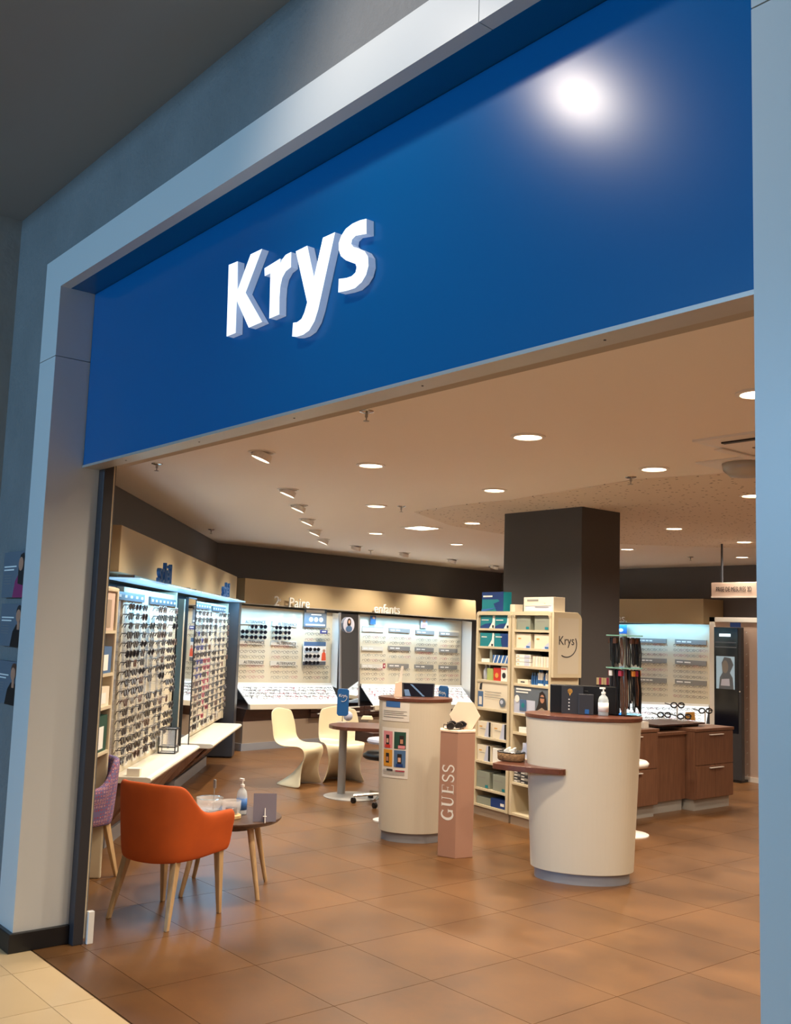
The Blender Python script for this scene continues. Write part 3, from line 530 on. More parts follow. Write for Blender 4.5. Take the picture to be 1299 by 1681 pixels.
# narrow mirror between the two back displays
t = thing('wall_mirror', 'narrow mirror between the 2e Paire and enfants displays', 'mirror', (2.9, -.8, .4), FB)
part('glass', MB().prism([(1.757, -1.100, 0.330), (2.126, -1.100, 0.277), (2.044, -1.100, 1.972), (1.654, -1.100, 1.979)], (0, .01, 0)), M['mirror'], t)
part('frame', MB().prism([(1.729, -1.095, 0.322), (1.762, -1.095, 0.320), (1.665, -1.095, 1.989), (1.631, -1.095, 1.987)], (0, .03, 0)).prism([(2.131, -1.095, 0.276), (2.165, -1.095, 0.275), (2.077, -1.095, 1.964), (2.042, -1.095, 1.963)], (0, .03, 0)), M['grey'], t)
def pic(mb, c, r_, u=(1, 0, 0), v=(0, 0, 1), sx=1, sz=1, n=16): 
    c = Vector(c); u = Vector(u); v = Vector(v); return mb.poly([c+u*r_*sx*math.cos(2*PI*i/n)+v*r_*sz*math.sin(2*PI*i/n) for i in range(n)])
c = Vector((1.810, -1.130, 1.801)); t = thing('round_sticker', 'round portrait sticker at the top of the narrow back mirror', 'sticker', c, FB)
part('disc', MB().lathe([(.125, 0), (.125, .004)], c, 24, ax='y'), M['lav'], t); q = c+Vector((0, -.004, 0))
part('portrait', pic(MB(), q+Vector((0, 0, .04)), .045, sz=1.5), M['hair'], t); part('portrait', pic(MB(), q+Vector((0, -.002, .05)), .022, sz=1.3), M['skin2'], t); part('portrait', pic(MB(), q+Vector((0, -.003, -.06)), .07, sz=.7), M['pblue'], t)

# header bars, posters and eyeglass rows: points lie on the display boards
def bars(fr, D, lst, m_, th=.035, text=None, tm_=None):
    for p, q, ncell in lst:
        p, q = Vector(p), Vector(q); up_ = Vector((0, 0, th))
        h = part('header_bar', MB().prism([p-up_, q-up_, q+up_, p+up_], (0, -.02, 0)), m_, D)
        b_ = MB()
        if text:
            L_ = (q-p).length; b_.text(text, p+(q-p)*.22+Vector((0, -.022, -.02)), (q-p).normalized(), (0, 0, 1), .062, .001); part('lettering', b_, tm_, h)
        else:
            k = ncell
            for i in range(k):
                a = p+(q-p)*(.06+.5*i/k); b2 = p+(q-p)*(.06+.5*(i+.8)/k); o_ = Vector((0, -.0215, 0)); b_.poly([a+o_-Vector((0, 0, .01)), b2+o_-Vector((0, 0, .01)), b2+o_+Vector((0, 0, .01)), a+o_+Vector((0, 0, .01))])
            part('print', b_, tm_ or M['wm'], h, kind='stuff')
bars(FB, D1, [((-0.064, -0.700, 1.792), (0.427, -0.700, 1.797), 3), ((-0.062, -0.700, 1.500), (0.422, -0.700, 1.493), 3), ((-0.060, -0.700, 1.201), (0.429, -0.700, 1.191), 3), ((0.572, -0.700, 1.783), (1.082, -0.700, 1.773), 3), ((0.566, -0.700, 1.491), (1.086, -0.700, 1.479), 3), ((0.573, -0.700, 1.182), (1.092, -0.700, 1.172), 3)], M['barw'], .035, 'ALTERNANCE', M['ink'])
bars(FB, D2, [((2.535, -0.700, 1.740), (3.053, -0.700, 1.736), 2), ((2.537, -0.700, 1.427), (3.053, -0.700, 1.421), 2), ((2.538, -0.700, 1.135), (3.053, -0.700, 1.123), 2)], M['barw'], .035)
bars(FB, D2, [((2.544, -0.690, 1.755), (3.063, -0.690, 1.747), 2), ((3.189, -0.700, 1.745), (3.722, -0.700, 1.735), 2), ((3.883, -0.700, 1.723), (4.379, -0.700, 1.717), 2), ((4.532, -0.700, 1.709), (5.073, -0.700, 1.703), 2), ((3.189, -0.700, 1.438), (3.736, -0.700, 1.427), 2), ((3.881, -0.700, 1.423), (4.376, -0.700, 1.411), 2), ((4.537, -0.700, 1.407), (5.050, -0.700, 1.400), 2), ((3.189, -0.700, 1.138), (3.718, -0.700, 1.126), 2), ((3.878, -0.700, 1.120), (4.381, -0.700, 1.107), 2), ((4.541, -0.700, 1.106), (5.053, -0.700, 1.093), 2)], M['bar'], .035)
bars(FR, D3, [((-10.905, -0.400, 1.708), (-10.299, -0.400, 1.709), 4), ((-10.903, -0.400, 1.364), (-10.299, -0.400, 1.375), 4), ((-10.888, -0.400, 1.028), (-10.299, -0.400, 1.042), 4), ((-10.123, -0.400, 1.710), (-9.517, -0.400, 1.707), 3), ((-10.123, -0.400, 1.372), (-9.519, -0.400, 1.365), 2), ((-10.123, -0.400, 1.042), (-9.520, -0.400, 1.043), 2)], M['bar'], .038)
cnt = 0
def row(fr, p, q, n, label, group, sun=False, out=.035, skip=0):
    global cnt
    p, q = Vector(p), Vector(q)
    rail.prism([p+Vector((0, 0, -.012)), q+Vector((0, 0, -.012)), q+Vector((0, 0, -.006)), p+Vector((0, 0, -.006))], (0, -.012, 0)) if False else None
    for i in range(n):
        if i < skip: continue
        c = p+(q-p)*(i+.5)/n+Vector((0, -out-.02, 0)); k = random.randrange(4)
        if sun: put('sunglasses', SUN[random.choice([0, 1, 0, 2])], 'dark sunglasses, ' + NTH[i] + ' pair, ' + label, 'sunglasses', 'sunglasses on the 2e Paire display', fr, c)
        else: put('eyeglasses', EYE[k], 'thin eyeglasses, ' + NTH[i] + ' pair, ' + label, 'eyeglasses', group, fr, c)
        cnt += 1
G1, G2, G3 = 'eyeglasses on the 2e Paire display', 'eyeglasses on the enfants display', 'eyeglasses on the display right of the column'
col_a = [((-0.071, -0.700, 1.725), (0.455, -0.700, 1.729)), ((-0.072, -0.700, 1.648), (0.460, -0.700, 1.646)), ((-0.072, -0.700, 1.572), (0.453, -0.700, 1.568)), ((-0.076, -0.700, 1.446), (0.437, -0.700, 1.443)), ((-0.075, -0.700, 1.357), (0.442, -0.700, 1.356)), ((-0.076, -0.700, 1.281), (0.447, -0.700, 1.274)), ((-0.073, -0.700, 1.143), (0.444, -0.700, 1.136)), ((-0.073, -0.700, 1.062), (0.449, -0.700, 1.059)), ((-0.074, -0.700, 0.982), (0.454, -0.700, 0.977))]
col_b = [((0.576, -0.700, 1.723), (1.123, -0.700, 1.726)), ((0.574, -0.700, 1.648), (1.127, -0.700, 1.650)), ((0.573, -0.700, 1.570), (1.132, -0.700, 1.565)), ((0.569, -0.700, 1.435), (1.115, -0.700, 1.432)), ((0.568, -0.700, 1.352), (1.119, -0.700, 1.351)), ((0.567, -0.700, 1.274), (1.124, -0.700, 1.271)), ((0.570, -0.700, 1.131), (1.120, -0.700, 1.125)), ((0.569, -0.700, 1.049), (1.125, -0.700, 1.045)), ((0.574, -0.700, 0.971), (1.129, -0.700, 0.965))]
col_c = [((1.239, -0.700, 1.720), (1.780, -0.700, 1.723)), ((1.243, -0.700, 1.643), (1.785, -0.700, 1.639)), ((1.242, -0.700, 1.552), (1.789, -0.700, 1.556)), ((1.248, -0.700, 1.120), (1.787, -0.700, 1.117)), ((1.246, -0.700, 1.034), (1.778, -0.700, 1.030)), ((1.244, -0.700, 0.959), (1.783, -0.700, 0.952))]
for i, (p, q) in enumerate(col_a): row(FB, p, q, 3, '%s row, left column under the 2e Paire lettering' % ORD[i], G1, i < 3, skip=1 if i == 0 else 0)
for i, (p, q) in enumerate(col_b): row(FB, p, q, 3, '%s row, middle column under the 2e Paire lettering' % ORD[i], G1, False, skip=0) if i > 2 else (row(FB, p, p[:1]+p[1:] if False else tuple(a+(b-a)*.67 for a, b in zip(p, q)), 2, '%s row, middle column under the 2e Paire lettering' % ORD[i], G1, True, skip=0))
for i, (p, q) in enumerate(col_c): row(FB, p, q, 3, '%s row, right column under the 2e Paire lettering' % ORD[i], G1)
E2 = [[((2.541, -0.700, 1.619), (3.090, -0.700, 1.608)), ((2.538, -0.700, 1.543), (3.093, -0.700, 1.530)), ((2.542, -0.700, 1.321), (3.104, -0.700, 1.308)), ((2.540, -0.700, 1.235), (3.094, -0.700, 1.220)), ((2.547, -0.700, 1.089), (3.085, -0.700, 1.081)), ((2.544, -0.700, 1.004), (3.090, -0.700, 0.994)), ((2.549, -0.700, 0.924), (3.094, -0.700, 0.912))],
      [((3.196, -0.700, 1.609), (3.744, -0.700, 1.603)), ((3.200, -0.700, 1.526), (3.748, -0.700, 1.518)), ((3.200, -0.700, 1.381), (3.746, -0.700, 1.374)), ((3.196, -0.700, 1.293), (3.743, -0.700, 1.284)), ((3.207, -0.700, 1.070), (3.737, -0.700, 1.062)), ((3.204, -0.700, 0.988), (3.741, -0.700, 0.978))],
      [((3.889, -0.700, 1.589), (4.452, -0.700, 1.587)), ((3.893, -0.700, 1.509), (4.456, -0.700, 1.500)), ((3.900, -0.700, 1.354), (4.463, -0.700, 1.347)), ((3.896, -0.700, 1.274), (4.458, -0.700, 1.265)), ((3.891, -0.700, 1.189), (4.461, -0.700, 1.183)), ((3.897, -0.700, 1.061), (4.459, -0.700, 1.052)), ((3.893, -0.700, 0.976), (4.454, -0.700, 0.965)), ((3.897, -0.700, 0.896), (4.457, -0.700, 0.889))],
      [((4.538, -0.700, 1.572), (5.096, -0.700, 1.569)), ((4.542, -0.700, 1.490), (5.100, -0.700, 1.485)), ((4.548, -0.700, 1.342), (5.097, -0.700, 1.333)), ((4.543, -0.700, 1.259), (5.091, -0.700, 1.249)), ((4.538, -0.700, 1.177), (5.094, -0.700, 1.171)), ((4.544, -0.700, 1.041), (5.091, -0.700, 1.032)), ((4.548, -0.700, 0.954), (5.086, -0.700, 0.948)), ((4.542, -0.700, 0.877), (5.089, -0.700, 0.870))]]
for c, rows in enumerate(E2):
    for i, (p, q) in enumerate(rows): row(FB, p, q, 3, '%s row, %s column under the enfants lettering' % (ORD[i], NTH[c]), G2)
E3 = [[((-10.905, -0.400, 1.634), (-10.287, -0.400, 1.643)), ((-10.904, -0.400, 1.549), (-10.287, -0.400, 1.560)), ((-10.904, -0.400, 1.464), (-10.287, -0.400, 1.478)), ((-10.903, -0.400, 1.296), (-10.287, -0.400, 1.314)), ((-10.902, -0.400, 1.206), (-10.287, -0.400, 1.222)), ((-10.902, -0.400, 1.117), (-10.286, -0.400, 1.129)), ((-10.901, -0.400, 0.959), (-10.286, -0.400, 0.981)), ((-10.900, -0.400, 0.870), (-10.286, -0.400, 0.895)), ((-10.900, -0.400, 0.781), (-10.286, -0.400, 0.803))],
      [((-10.129, -0.400, 1.643), (-9.506, -0.400, 1.653)), ((-10.129, -0.400, 1.566), (-9.506, -0.400, 1.573)), ((-10.129, -0.400, 1.479), (-9.507, -0.400, 1.479)), ((-10.129, -0.400, 1.301), (-9.507, -0.400, 1.306)), ((-10.129, -0.400, 1.214), (-9.508, -0.400, 1.222)), ((-10.129, -0.400, 1.128), (-9.508, -0.400, 1.133)), ((-10.129, -0.400, 0.971), (-9.509, -0.400, 0.985)), ((-10.129, -0.400, 0.885), (-9.509, -0.400, 0.901)), ((-10.129, -0.400, 0.804), (-9.509, -0.400, 0.817))]]
for c, rows in enumerate(E3):
    for i, (p, q) in enumerate(rows): row(FR, p, q, 5, '%s row, %s column, display right of dark column' % (ORD[i], ['left', 'right'][c]), G3)
# eyeglasses lying on the lit trays: past the first three hundred, one object
bt = MB()
def lay(fr, BL, BR, lR, lL, n, rows_):
    for r_ in range(rows_):
        for i in range(n):
            u = (i+.5)/n; v = .3+.55*r_/max(1, rows_-1); a = Vector(BL).lerp(Vector(BR), u); b_ = Vector(lL).lerp(Vector(lR), u); c = fr.w(a.lerp(b_, v)+Vector((0, 0, .03)))
            an = fr.a+random.uniform(-.9, .9); ux = Vector((math.cos(an), math.sin(an), 0)); uy = Vector((-math.sin(an), math.cos(an), .25)); bt.m = random.choice([0, 0, 1, 2])
            for sx_ in (-1, 1):
                ring = [c+ux*(sx_*.034+.028*math.cos(2*PI*k/10))+Vector((0, 0, .019*math.sin(2*PI*k/10)+.01)) for k in range(10)]
                bt.tube(ring, .003, 4, closed=True); bt.tube([c+ux*sx_*.064+Vector((0, 0, .018)), c+ux*sx_*.066+uy*.12], .0025, 4)
lay(FB, (-0.030, -0.720, 0.841), (1.826, -0.720, 0.808), (1.316, -1.420, 0.612), (-0.343, -1.420, 0.661), 17, 4)
lay(FB, (2.580, -0.720, 0.774), (5.123, -0.720, 0.726), (4.580, -1.420, 0.526), (2.200, -1.420, 0.586), 16, 4)
lay(FR, (-11.104, -0.420, 0.567), (-9.634, -0.420, 0.661), (-9.384, -0.800, 0.402), (-10.813, -0.800, 0.311), 12, 3)
single('tray_eyeglasses', 'many eyeglasses laid out on the lit white trays of the back displays', 'eyeglasses', bt, [M['rimg'], M['rim'], M['rimr']], tuple(FB.w((2, -1, .7))), WORLD, kind='stuff')
# posters on the back displays
def poster(name, lab, cat, fr, p, q, m_, marks):   # p bottom left, q top right on the board
    p, q = Vector(p), Vector(q); t = thing(name, lab, cat, p, fr); P = lambda a, b_, o: Vector((p.x+(q.x-p.x)*a, p.y+(q.y-p.y)*a-o, p.z+(q.z-p.z)*b_))
    part('sheet', MB().prism([P(0, 0, .008), P(1, 0, .008), P(1, 1, .008), P(0, 1, .008)], (0, -.006, 0)), M[m_], t); k = .0155
    for nm, mm, pts in marks:
        part(nm, MB().poly([P(a, b_, k) for a, b_ in pts]), M[mm], t); k += .0012
    return t
R4 = lambda a, b_, c, d: [(a, b_), (c, b_), (c, d), (a, d)]
EL = lambda x, y, rx, ry, n=14: [(x+rx*math.cos(2*PI*i/n), y+ry*math.sin(2*PI*i/n)) for i in range(n)]
poster('poster', 'dark blue offer poster with three white discs on the 2e Paire display', 'poster', FB, (1.206, -0.720, 1.748), (1.690, -0.720, 2.034), 'pslate', [('band', 'wm', R4(.08, .8, .9, .95)), ('band', 'wm', R4(.3, .66, .75, .72)), ('disc', 'wm', EL(.3, .42, .09, .13)), ('disc', 'wm', EL(.52, .42, .09, .13)), ('disc', 'wm', EL(.74, .42, .09, .13)), ('band', 'wm', R4(.06, .08, .92, .17))])
poster('poster', 'white offer poster with blue heading and orange figure on the 2e Paire display', 'poster', FB, (1.215, -0.720, 1.149), (1.705, -0.720, 1.517), 'wm', [('heading', 'pblue', R4(.02, .82, .98, 1)), ('foot', 'bard', R4(.0, 0, 1, .16)), ('figure', 'porange', [(.8, .2), (1, .2), (.98, .5), (.9, .62), (.82, .5)]), ('figure', 'skin', EL(.9, .62, .06, .07))])
for r_ in range(3):
    for i in range(2): put('sunglasses', SUN[i], 'dark sunglasses on the offer poster with the orange figure, %s row, %s pair' % (ORD[r_], NTH[i]), 'sunglasses', 'sunglasses on the offer poster', FB, Vector((1.306, -0.760, 1.398))+Vector((.17*i, 0, -.105*r_)))
poster('hanging_card', 'small violet card hanging over the 2e Paire display', 'card', FB, (1.490, -0.800, 1.651), (1.646, -0.800, 1.707), 'rimp', [('print', 'wm', R4(.2, .4, .8, .7))])
poster('picture_card', 'small blue child picture at the top of the enfants display', 'card', FB, (2.700, -0.720, 1.826), (2.833, -0.720, 1.973), 'pblue', [('portrait', 'skin2', EL(.6, .75, .25, .18)), ('shirt', 'bluel', EL(.5, .35, .35, .3))])
poster('picture_card', 'small pink child picture at the top of the enfants display', 'card', FB, (3.988, -0.720, 1.796), (4.161, -0.720, 1.963), 'lav', [('portrait', 'skin2', EL(.5, .7, .25, .18)), ('shirt', 'ppink', EL(.5, .25, .35, .2))])
poster('hanging_card', 'small orange tag beside the enfants display bottom row', 'card', FB, (2.912, -0.850, 1.100), (2.968, -0.850, 1.181), 'rimr', [('print', 'wm', R4(.3, .3, .7, .7))])
poster('blue_card', 'blue picture card under the es lettering right of the column', 'card', FR, (-11.264, -0.500, 1.814), (-11.053, -0.500, 1.968), 'bluel', [('print', 'wm', EL(.4, .4, .25, .2))])

# ---------------------------------------------------------------- armchairs
def armchair(name, lab, loc, rz, m_, front=1):   # local +y is the open front; built around the origin
    fr = Fr(loc, rz); t = thing(name, lab, 'chair', (0, 0, 0), fr)
    path = []   # outline of the shell in plan, from the right arm front round the back to the left arm front
    W, Bk, Fy = .275, -.27, .26
    for i in range(29):
        u = i/28; a = -1+2*u
        if abs(a) > .62: y = Fy-(1-abs(a))/.38*(Fy-.02); x = W*(1 if a < 0 else -1); k = 0
        else:
            th = a/.62*PI/2; x = -W*math.copysign(abs(math.sin(th))**.75, th); y = .02+(Bk-.02)*abs(math.cos(th))**.75
        path.append((x, y, abs(a)))
    rings = []
    for x, y, a in path:
        k = min(1, max(0, (a-.36)/.26)); k = k*k*(3-2*k); top = .80-.175*k+(.01*(1-a/.36) if a < .36 else 0)
        n = Vector((x, y-.02, 0)); n.normalize(); 
        if a > .62: n = Vector((1 if x > 0 else -1, 0, 0))
        th = .036; bz = .375-.03*(1-a); e = Vector((x, y, 0)); inn = .80 if a < .62 else .9
        P = [e-n*.035+Vector((0, 0, bz)), e-n*.012+Vector((0, 0, bz)), e+n*.0+Vector((0, 0, bz+.12)), e+n*.02+Vector((0, 0, top-.06)), e+n*.018+Vector((0, 0, top-.008)), e-n*.008+Vector((0, 0, top)), e-n*.03+Vector((0, 0, top-.012)), e-n*.035+Vector((0, 0, top-.08)), e-n*.05+Vector((0, 0, bz+.1))]
        rings.append(P)
    part('shell', MB().loft(rings), m_, t, smooth=True, sub=2)
    seat = [(-.24, -.2), (-.15, -.27), (.15, -.27), (.24, -.2), (.25, .26), (-.25, .26)]
    part('seat', MB().slab([(x*.93, y*.9) for x, y in seat], .385, .47), m_, t, bevel=.025)
    for sx_ in (-1, 1):
        for yy, sp_ in ((-.2, -.045), (.2, .02)):
            c0 = Vector((sx_*(.185 if yy < 0 else .215), yy+(.05 if yy < 0 else 0), .385)); c1 = Vector((sx_*(.225), yy+sp_, 0))
            part('leg', MB().loft([[c+Vector((a*r_, b_*r_, 0)) for a, b_ in ((-1, -1), (1, -1), (1, 1), (-1, 1))] for c, r_ in ((c1, .012), (c0, .023))]), M['leg'], t, bevel=.004)
    return t
armchair('armchair', 'orange velvet armchair with light wooden legs, back turned, by the coffee table', (-5.655, 2.985), math.radians(21), M['orange'])
armchair('armchair', 'purple patterned armchair half hidden behind the orange one', (-6.80, 2.82), math.radians(200), M['fabp'])

# ---------------------------------------------------------------- coffee table and what stands on it
cx, cy_ = -6.0, 3.60; TH = .475
t = thing('coffee_table', 'round dark-topped coffee table with splayed light wooden legs', 'table', (cx, cy_, 0))
part('tabletop', MB().lathe([(.325, -.03), (.345, -.012), (.345, 0)], (cx, cy_, TH), 48), M['ttop'], t, bevel=.003)
part('apron', MB().lathe([(.20, -.07), (.22, -.03)], (cx, cy_, TH), 32), M['ttop'], t)
for fx, fy in ((-5.639, 3.619), (-6.018, 3.919), (-5.977, 3.250), (-6.363, 3.555)):
    d = Vector((fx-cx, fy-cy_, 0)); c1 = Vector((fx, fy, 0)); c0 = Vector((cx, cy_, TH-.035))+d*.66
    part('leg', MB().tube([c1, c0], .013, 12, .022), M['leg'], t, smooth=False)
def pump(name, lab, c, h, r_, body, lab_m, blabel=True):
    t = thing(name, lab, 'bottle', c); x, y, z = c
    part('body', MB().lathe([(r_*.95, 0), (r_, .01), (r_, h*.55), (r_*.8, h*.66), (r_*.35, h*.74), (r_*.35, h*.78)], c, 20), body, t, smooth=True)
    part('label', MB().lathe([(r_*1.02, h*.14), (r_*1.02, h*.46)], c, 20), lab_m, t, smooth=True)
    part('pump', MB().lathe([(r_*.42, h*.77), (r_*.42, h*.84), (r_*.15, h*.85), (r_*.15, h*.95)], c, 12).box((x-.03, y-.008, z+h*.94), (x+.012, y+.008, z+h)), M['wm'], t)
    return t
B_ = (-5.980, 3.675, 0.475)
pump('sanitiser_bottle', 'clear pump bottle with blue label on the coffee table', (B_[0], B_[1], TH), .235, .036, M['liquid'], M['lblue'])
c = (-5.901, 3.549, 0.475); t = thing('candle_glass', 'clear glass bowl on a pale round stand with black candle', 'candle holder', (c[0], c[1], TH))
part('stand', MB().lathe([(.062, 0), (.066, .004), (.066, .022), (.058, .026)], (c[0], c[1], TH), 28), M['gold'], t)
part('candle', MB().lathe([(.035, .027), (.038, .03), (.038, .065), (.034, .068)], (c[0], c[1], TH), 20), M['black'], t)
part('glass_bowl', MB().lathe([(.05, .027), (.062, .06), (.064, .115), (.061, .115), (.058, .06), (.046, .03)], (c[0], c[1], TH), 24), M['clear'], t, smooth=True)
c = (-6.142, 3.521, 0.475); t = thing('glass_dish', 'clear glass dish behind the orange armchair arm', 'dish', (c[0], c[1], TH))
part('bowl', MB().lathe([(.05, .0), (.085, .05), (.09, .10), (.087, .10), (.08, .05), (.045, .008)], (c[0], c[1], TH), 28), M['clear'], t, smooth=True)
part('rim', MB().tube([(c[0]+.089*math.cos(i*PI/16), c[1]+.089*math.sin(i*PI/16), TH+.10) for i in range(32)], .003, 5, closed=True), M['glass'], t)
c = (-6.208, 3.590, 0.475); single('slim_stand', 'thin upright metal stick rising from the coffee table', 'stand', MB().box((c[0]-.035, c[1]-.035, TH), (c[0]+.035, c[1]+.035, TH+.006)).tube([(c[0], c[1], TH+.003), (c[0]+.004, c[1], TH+.19)], .004, 6).box((c[0]-.008, c[1]-.004, TH+.15), (c[0]+.020, c[1]+.004, TH+.205)), M['pole'], (c[0], c[1], TH))
# smoked acrylic card holder seen from behind
p, q = Vector((-5.724, 3.608, 0.475)), Vector((-5.649, 3.738, 0.475)); p.z = q.z = TH; e = (q-p); nn = Vector((-e.y, e.x, 0)).normalized()
t = thing('card_holder', 'smoked acrylic card holder standing on the coffee table edge', 'card holder', p)
part('plate', MB().prism([p, q, q+Vector((0, 0, .175))+nn*.03, p+Vector((0, 0, .175))+nn*.03], nn*.004), M['acry'], t)
mid = p.lerp(q, .5); part('foot', MB().prism([mid-nn*.045, mid, mid+Vector((0, 0, .085))+nn*.012], e.normalized()*.004), M['wm'], t); part('disc', MB().lathe([(.013, 0), (.013, .002)], mid+Vector((0, 0, .035))-nn*.01, 12), M['wm'], t)

# ---------------------------------------------------------------- cream moulded cantilever chairs
def panton(lab, ox, oy, az):
    fr = Fr((ox, oy), az); t = thing('cantilever_chair', lab, 'chair', (0, 0, 0), fr, 'cream moulded cantilever chairs')   # local +x is the front
    rows_ = []; NU = 9
    prof = [(-.275, .83, .17), (-.265, .80, .21), (-.245, .72, .235), (-.215, .62, .245), (-.185, .52, .245), (-.13, .445, .245), (-.03, .415, .245), (.08, .425, .245), (.17, .425, .24), (.215, .395, .225)]
    for x, z, w in prof:
        rw = []
        for i in range(NU):
            u = -1+2*i/(NU-1); back = max(0, min(1, (z-.43)/.2)); rw.append(Vector((x+.045*back*u*u, u*w, z+(1-back)*.02*u*u-(.012 if z > .8 else 0)*u*u*3)))
        rows_.append(rw)
    for z, xf, D, w in ((.34, .225, .03, .205), (.27, .20, .07, .19), (.19, .18, .13, .185), (.11, .185, .22, .20), (.05, .20, .33, .225), (.0, .215, .44, .25)):
        rw = []
        for i in range(NU):
            u = -1+2*i/(NU-1); k = 1-abs(u)**2.2; rw.append(Vector((xf-D*k, w*math.copysign(abs(u)**(.8), u), z)))
        rows_.append(rw)
    part('shell', MB().loft(rows_, caps=False, closed=False), M['chairy'], t, smooth=True, solid=.016, sub=2)
    return t
panton('cream moulded cantilever chair seen from the side, left of the pair', -9.47, 6.50, math.radians(25))
panton('cream moulded cantilever chair turned to the table, right of the pair', -9.47, 7.12, math.radians(-24))

# ---------------------------------------------------------------- round consultation table
t = thing('consulting_table', 'long rounded walnut table on a steel column', 'table', (-8.6, 6.5, 0))
pa, pb = Vector((-8.52, 6.62)), Vector((-7.75, 7.35)); d = (pb-pa).normalized(); n = Vector((-d.y, d.x)); R_ = .31
out = [pa+(-d*math.cos(a)+n*math.sin(a))*R_ for a in [(-PI/2+PI*i/14) for i in range(15)]]; out += [pb+(d*math.cos(a)-n*math.sin(a))*R_ for a in [(-PI/2+PI*i/14) for i in range(15)]]
part('tabletop', MB().slab([(p[0], p[1]) for p in out], .70, .735), M['woodh'], t, bevel=.004)
pc = Vector((-8.664, 6.535, 0.000))
part('column', MB().lathe([(.042, .012), (.042, .70)], pc, 20), M['pole'], t, smooth=False); part('base_disc', MB().lathe([(.30, 0), (.30, .006), (.26, .014), (.05, .02)], pc+Vector((.14, .04, 0)), 36), M['pole'], t)
part('under_box', MB().box((-8.35, 6.45, .60), (-8.05, 6.75, .699)), M['dwood'], t)
def phone_stand(lab, c, az, h0, w, h):
    fr = Fr((c[0], c[1]), az); t = thing('sign_stand', lab, 'stand', (0, 0, c[2]), fr, 'blue table signs'); z = c[2]
    part('base', MB().lathe([(.06, 0), (.06, .008), (.02, .012)], (0, 0, z), 20), M['glass' if 0 else 'clear'], t); part('stem', MB().tube([(0, 0, z+.008), (0, 0, z+h0+.02)], .005, 6), M['chrome'], t)
    r_ = .02; o = [(-w/2+r_, 0), (w/2-r_, 0), (w/2, r_), (w/2, h-r_), (w/2-r_, h), (-w/2+r_, h), (-w/2, h-r_), (-w/2, r_)]
    pn = part('panel', MB().prism([(a, -.012, z+h0+b_) for a, b_ in o], (0, .024, 0)), M['bluep'], t, bevel=.005)
    b_ = MB().text('Krys', (-w*.38, -.0185, z+h0+h*.70), (1, 0, 0), (0, 0, 1), w*.36, .001)
    part('lettering', b_, M['wm'], pn); part('swoosh', MB().tube([(w*.34*math.cos(a)*1.0, -.0185, z+h0+h*.72+.055*math.sin(a)) for a in [(-2.0+i*.19) for i in range(12)]], .0022, 4), M['wm'], pn)
phone_stand('blue sign stand reading Krys at the left end of the consulting table', (-8.810, 6.624, .735), math.radians(52), .07, .125, .29)
phone_stand('blue sign stand seen edge-on right of the left counter', (-8.195, 7.531, .735), math.radians(8), .13, .13, .29)
c = (-8.972, 6.787, 0.735); t = thing('glass_ball', 'small decorated glass ball beside the blue sign stand', 'ornament', (c[0], c[1], .735))
part('ball', MB().lathe([(.02, 0), (.045, .02), (.052, .05), (.045, .08), (.02, .10)], (c[0]+.02, c[1]+.02, .735), 16), M['lav'], t, smooth=True)
c = (-9.007, 7.121, 0.735); single('eyeglass_tray', 'small cream folded case on the consulting table', 'case', MB().box((c[0]-.07, c[1]-.05, .735), (c[0]+.07, c[1]+.05, .775), .8, tap=.02), M['chairy'], (c[0], c[1], .735), bevel=.008)
# swivel stool behind the left counter
c = (-7.993, 6.475, 0.000); c = (c[0]-.05, c[1]+.1, 0); t = thing('swivel_stool', 'black-seated swivel stool on castors behind the left counter', 'stool', c)
part('seat', MB().lathe([(.17, 0), (.20, .02), (.20, .05), (.16, .075)], (c[0], c[1], .44), 24), M['black'], t, smooth=True); part('lift', MB().tube([(c[0], c[1], .08), (c[0], c[1], .44)], .022, 10), M['black'], t)
for i in range(5):
    a = i*2*PI/5+.35; e = Vector((c[0]+.28*math.cos(a), c[1]+.28*math.sin(a), .075)); ar = part('arm', MB().tube([(c[0], c[1], .10), e], .016, 6), M['chrome'], t)
    part('castor', MB().lathe([(.028, -.015), (.028, .015)], e-Vector((0, 0, .047)), 14, ax='y'), M['black'], ar)
c = (-7.968, 6.454, 0.720); t = thing('side_shelf', 'small round grey side table behind the left counter', 'table', (-7.31, 6.04, 0)); part('tabletop', MB().lathe([(.19, 0), (.2, .02), (.19, .04)], (-7.31, 6.04, .70), 28), M['lav'], t); part('leg', MB().tube([(-7.31, 6.04, 0), (-7.31, 6.04, .70)], .07, 12, .05), M['wmetal'], t); part('foot', MB().lathe([(.12, 0), (.12, .012)], (-7.31, 6.04, 0), 28), M['wmetal'], t)

# ---------------------------------------------------------------- the two white oval counters
def ell(k, th, s=1.0, z=0, off=0):
    cx, cy_, an, a, b_ = k; a, b_ = a*s+off, b_*s+off; x, y = a*math.cos(th), b_*math.sin(th)
    return Vector((cx+x*math.cos(an)-y*math.sin(an), cy_+x*math.sin(an)+y*math.cos(an), z))
def counter(lab, k, ztop, s0):
    t = thing('reception_counter', lab, 'counter', (k[0], k[1], 0))
    part('body', MB().loft([[ell(k, 2*PI*i/72, s0+(1-s0)*(z-.075)/(ztop-.115), z) for i in range(72)] for z in (.075, .35, .7, ztop-.04)]), M['wcounter'], t, bevel=.004)
    part('plinth', MB().loft([[ell(k, 2*PI*i/72, s0-.07, z) for i in range(72)] for z in (0, .078)]), M['grey'], t)
    part('top', MB().loft([[ell(k, 2*PI*i/72, 1.0, z, .008) for i in range(72)] for z in (ztop-.04, ztop-.012)]), M['woodh'], t, bevel=.003)
    return t
K1, K2 = (-6.59, 5.73, math.radians(49), .31, .24), (-4.895, 5.904, math.radians(40), .42, .29)
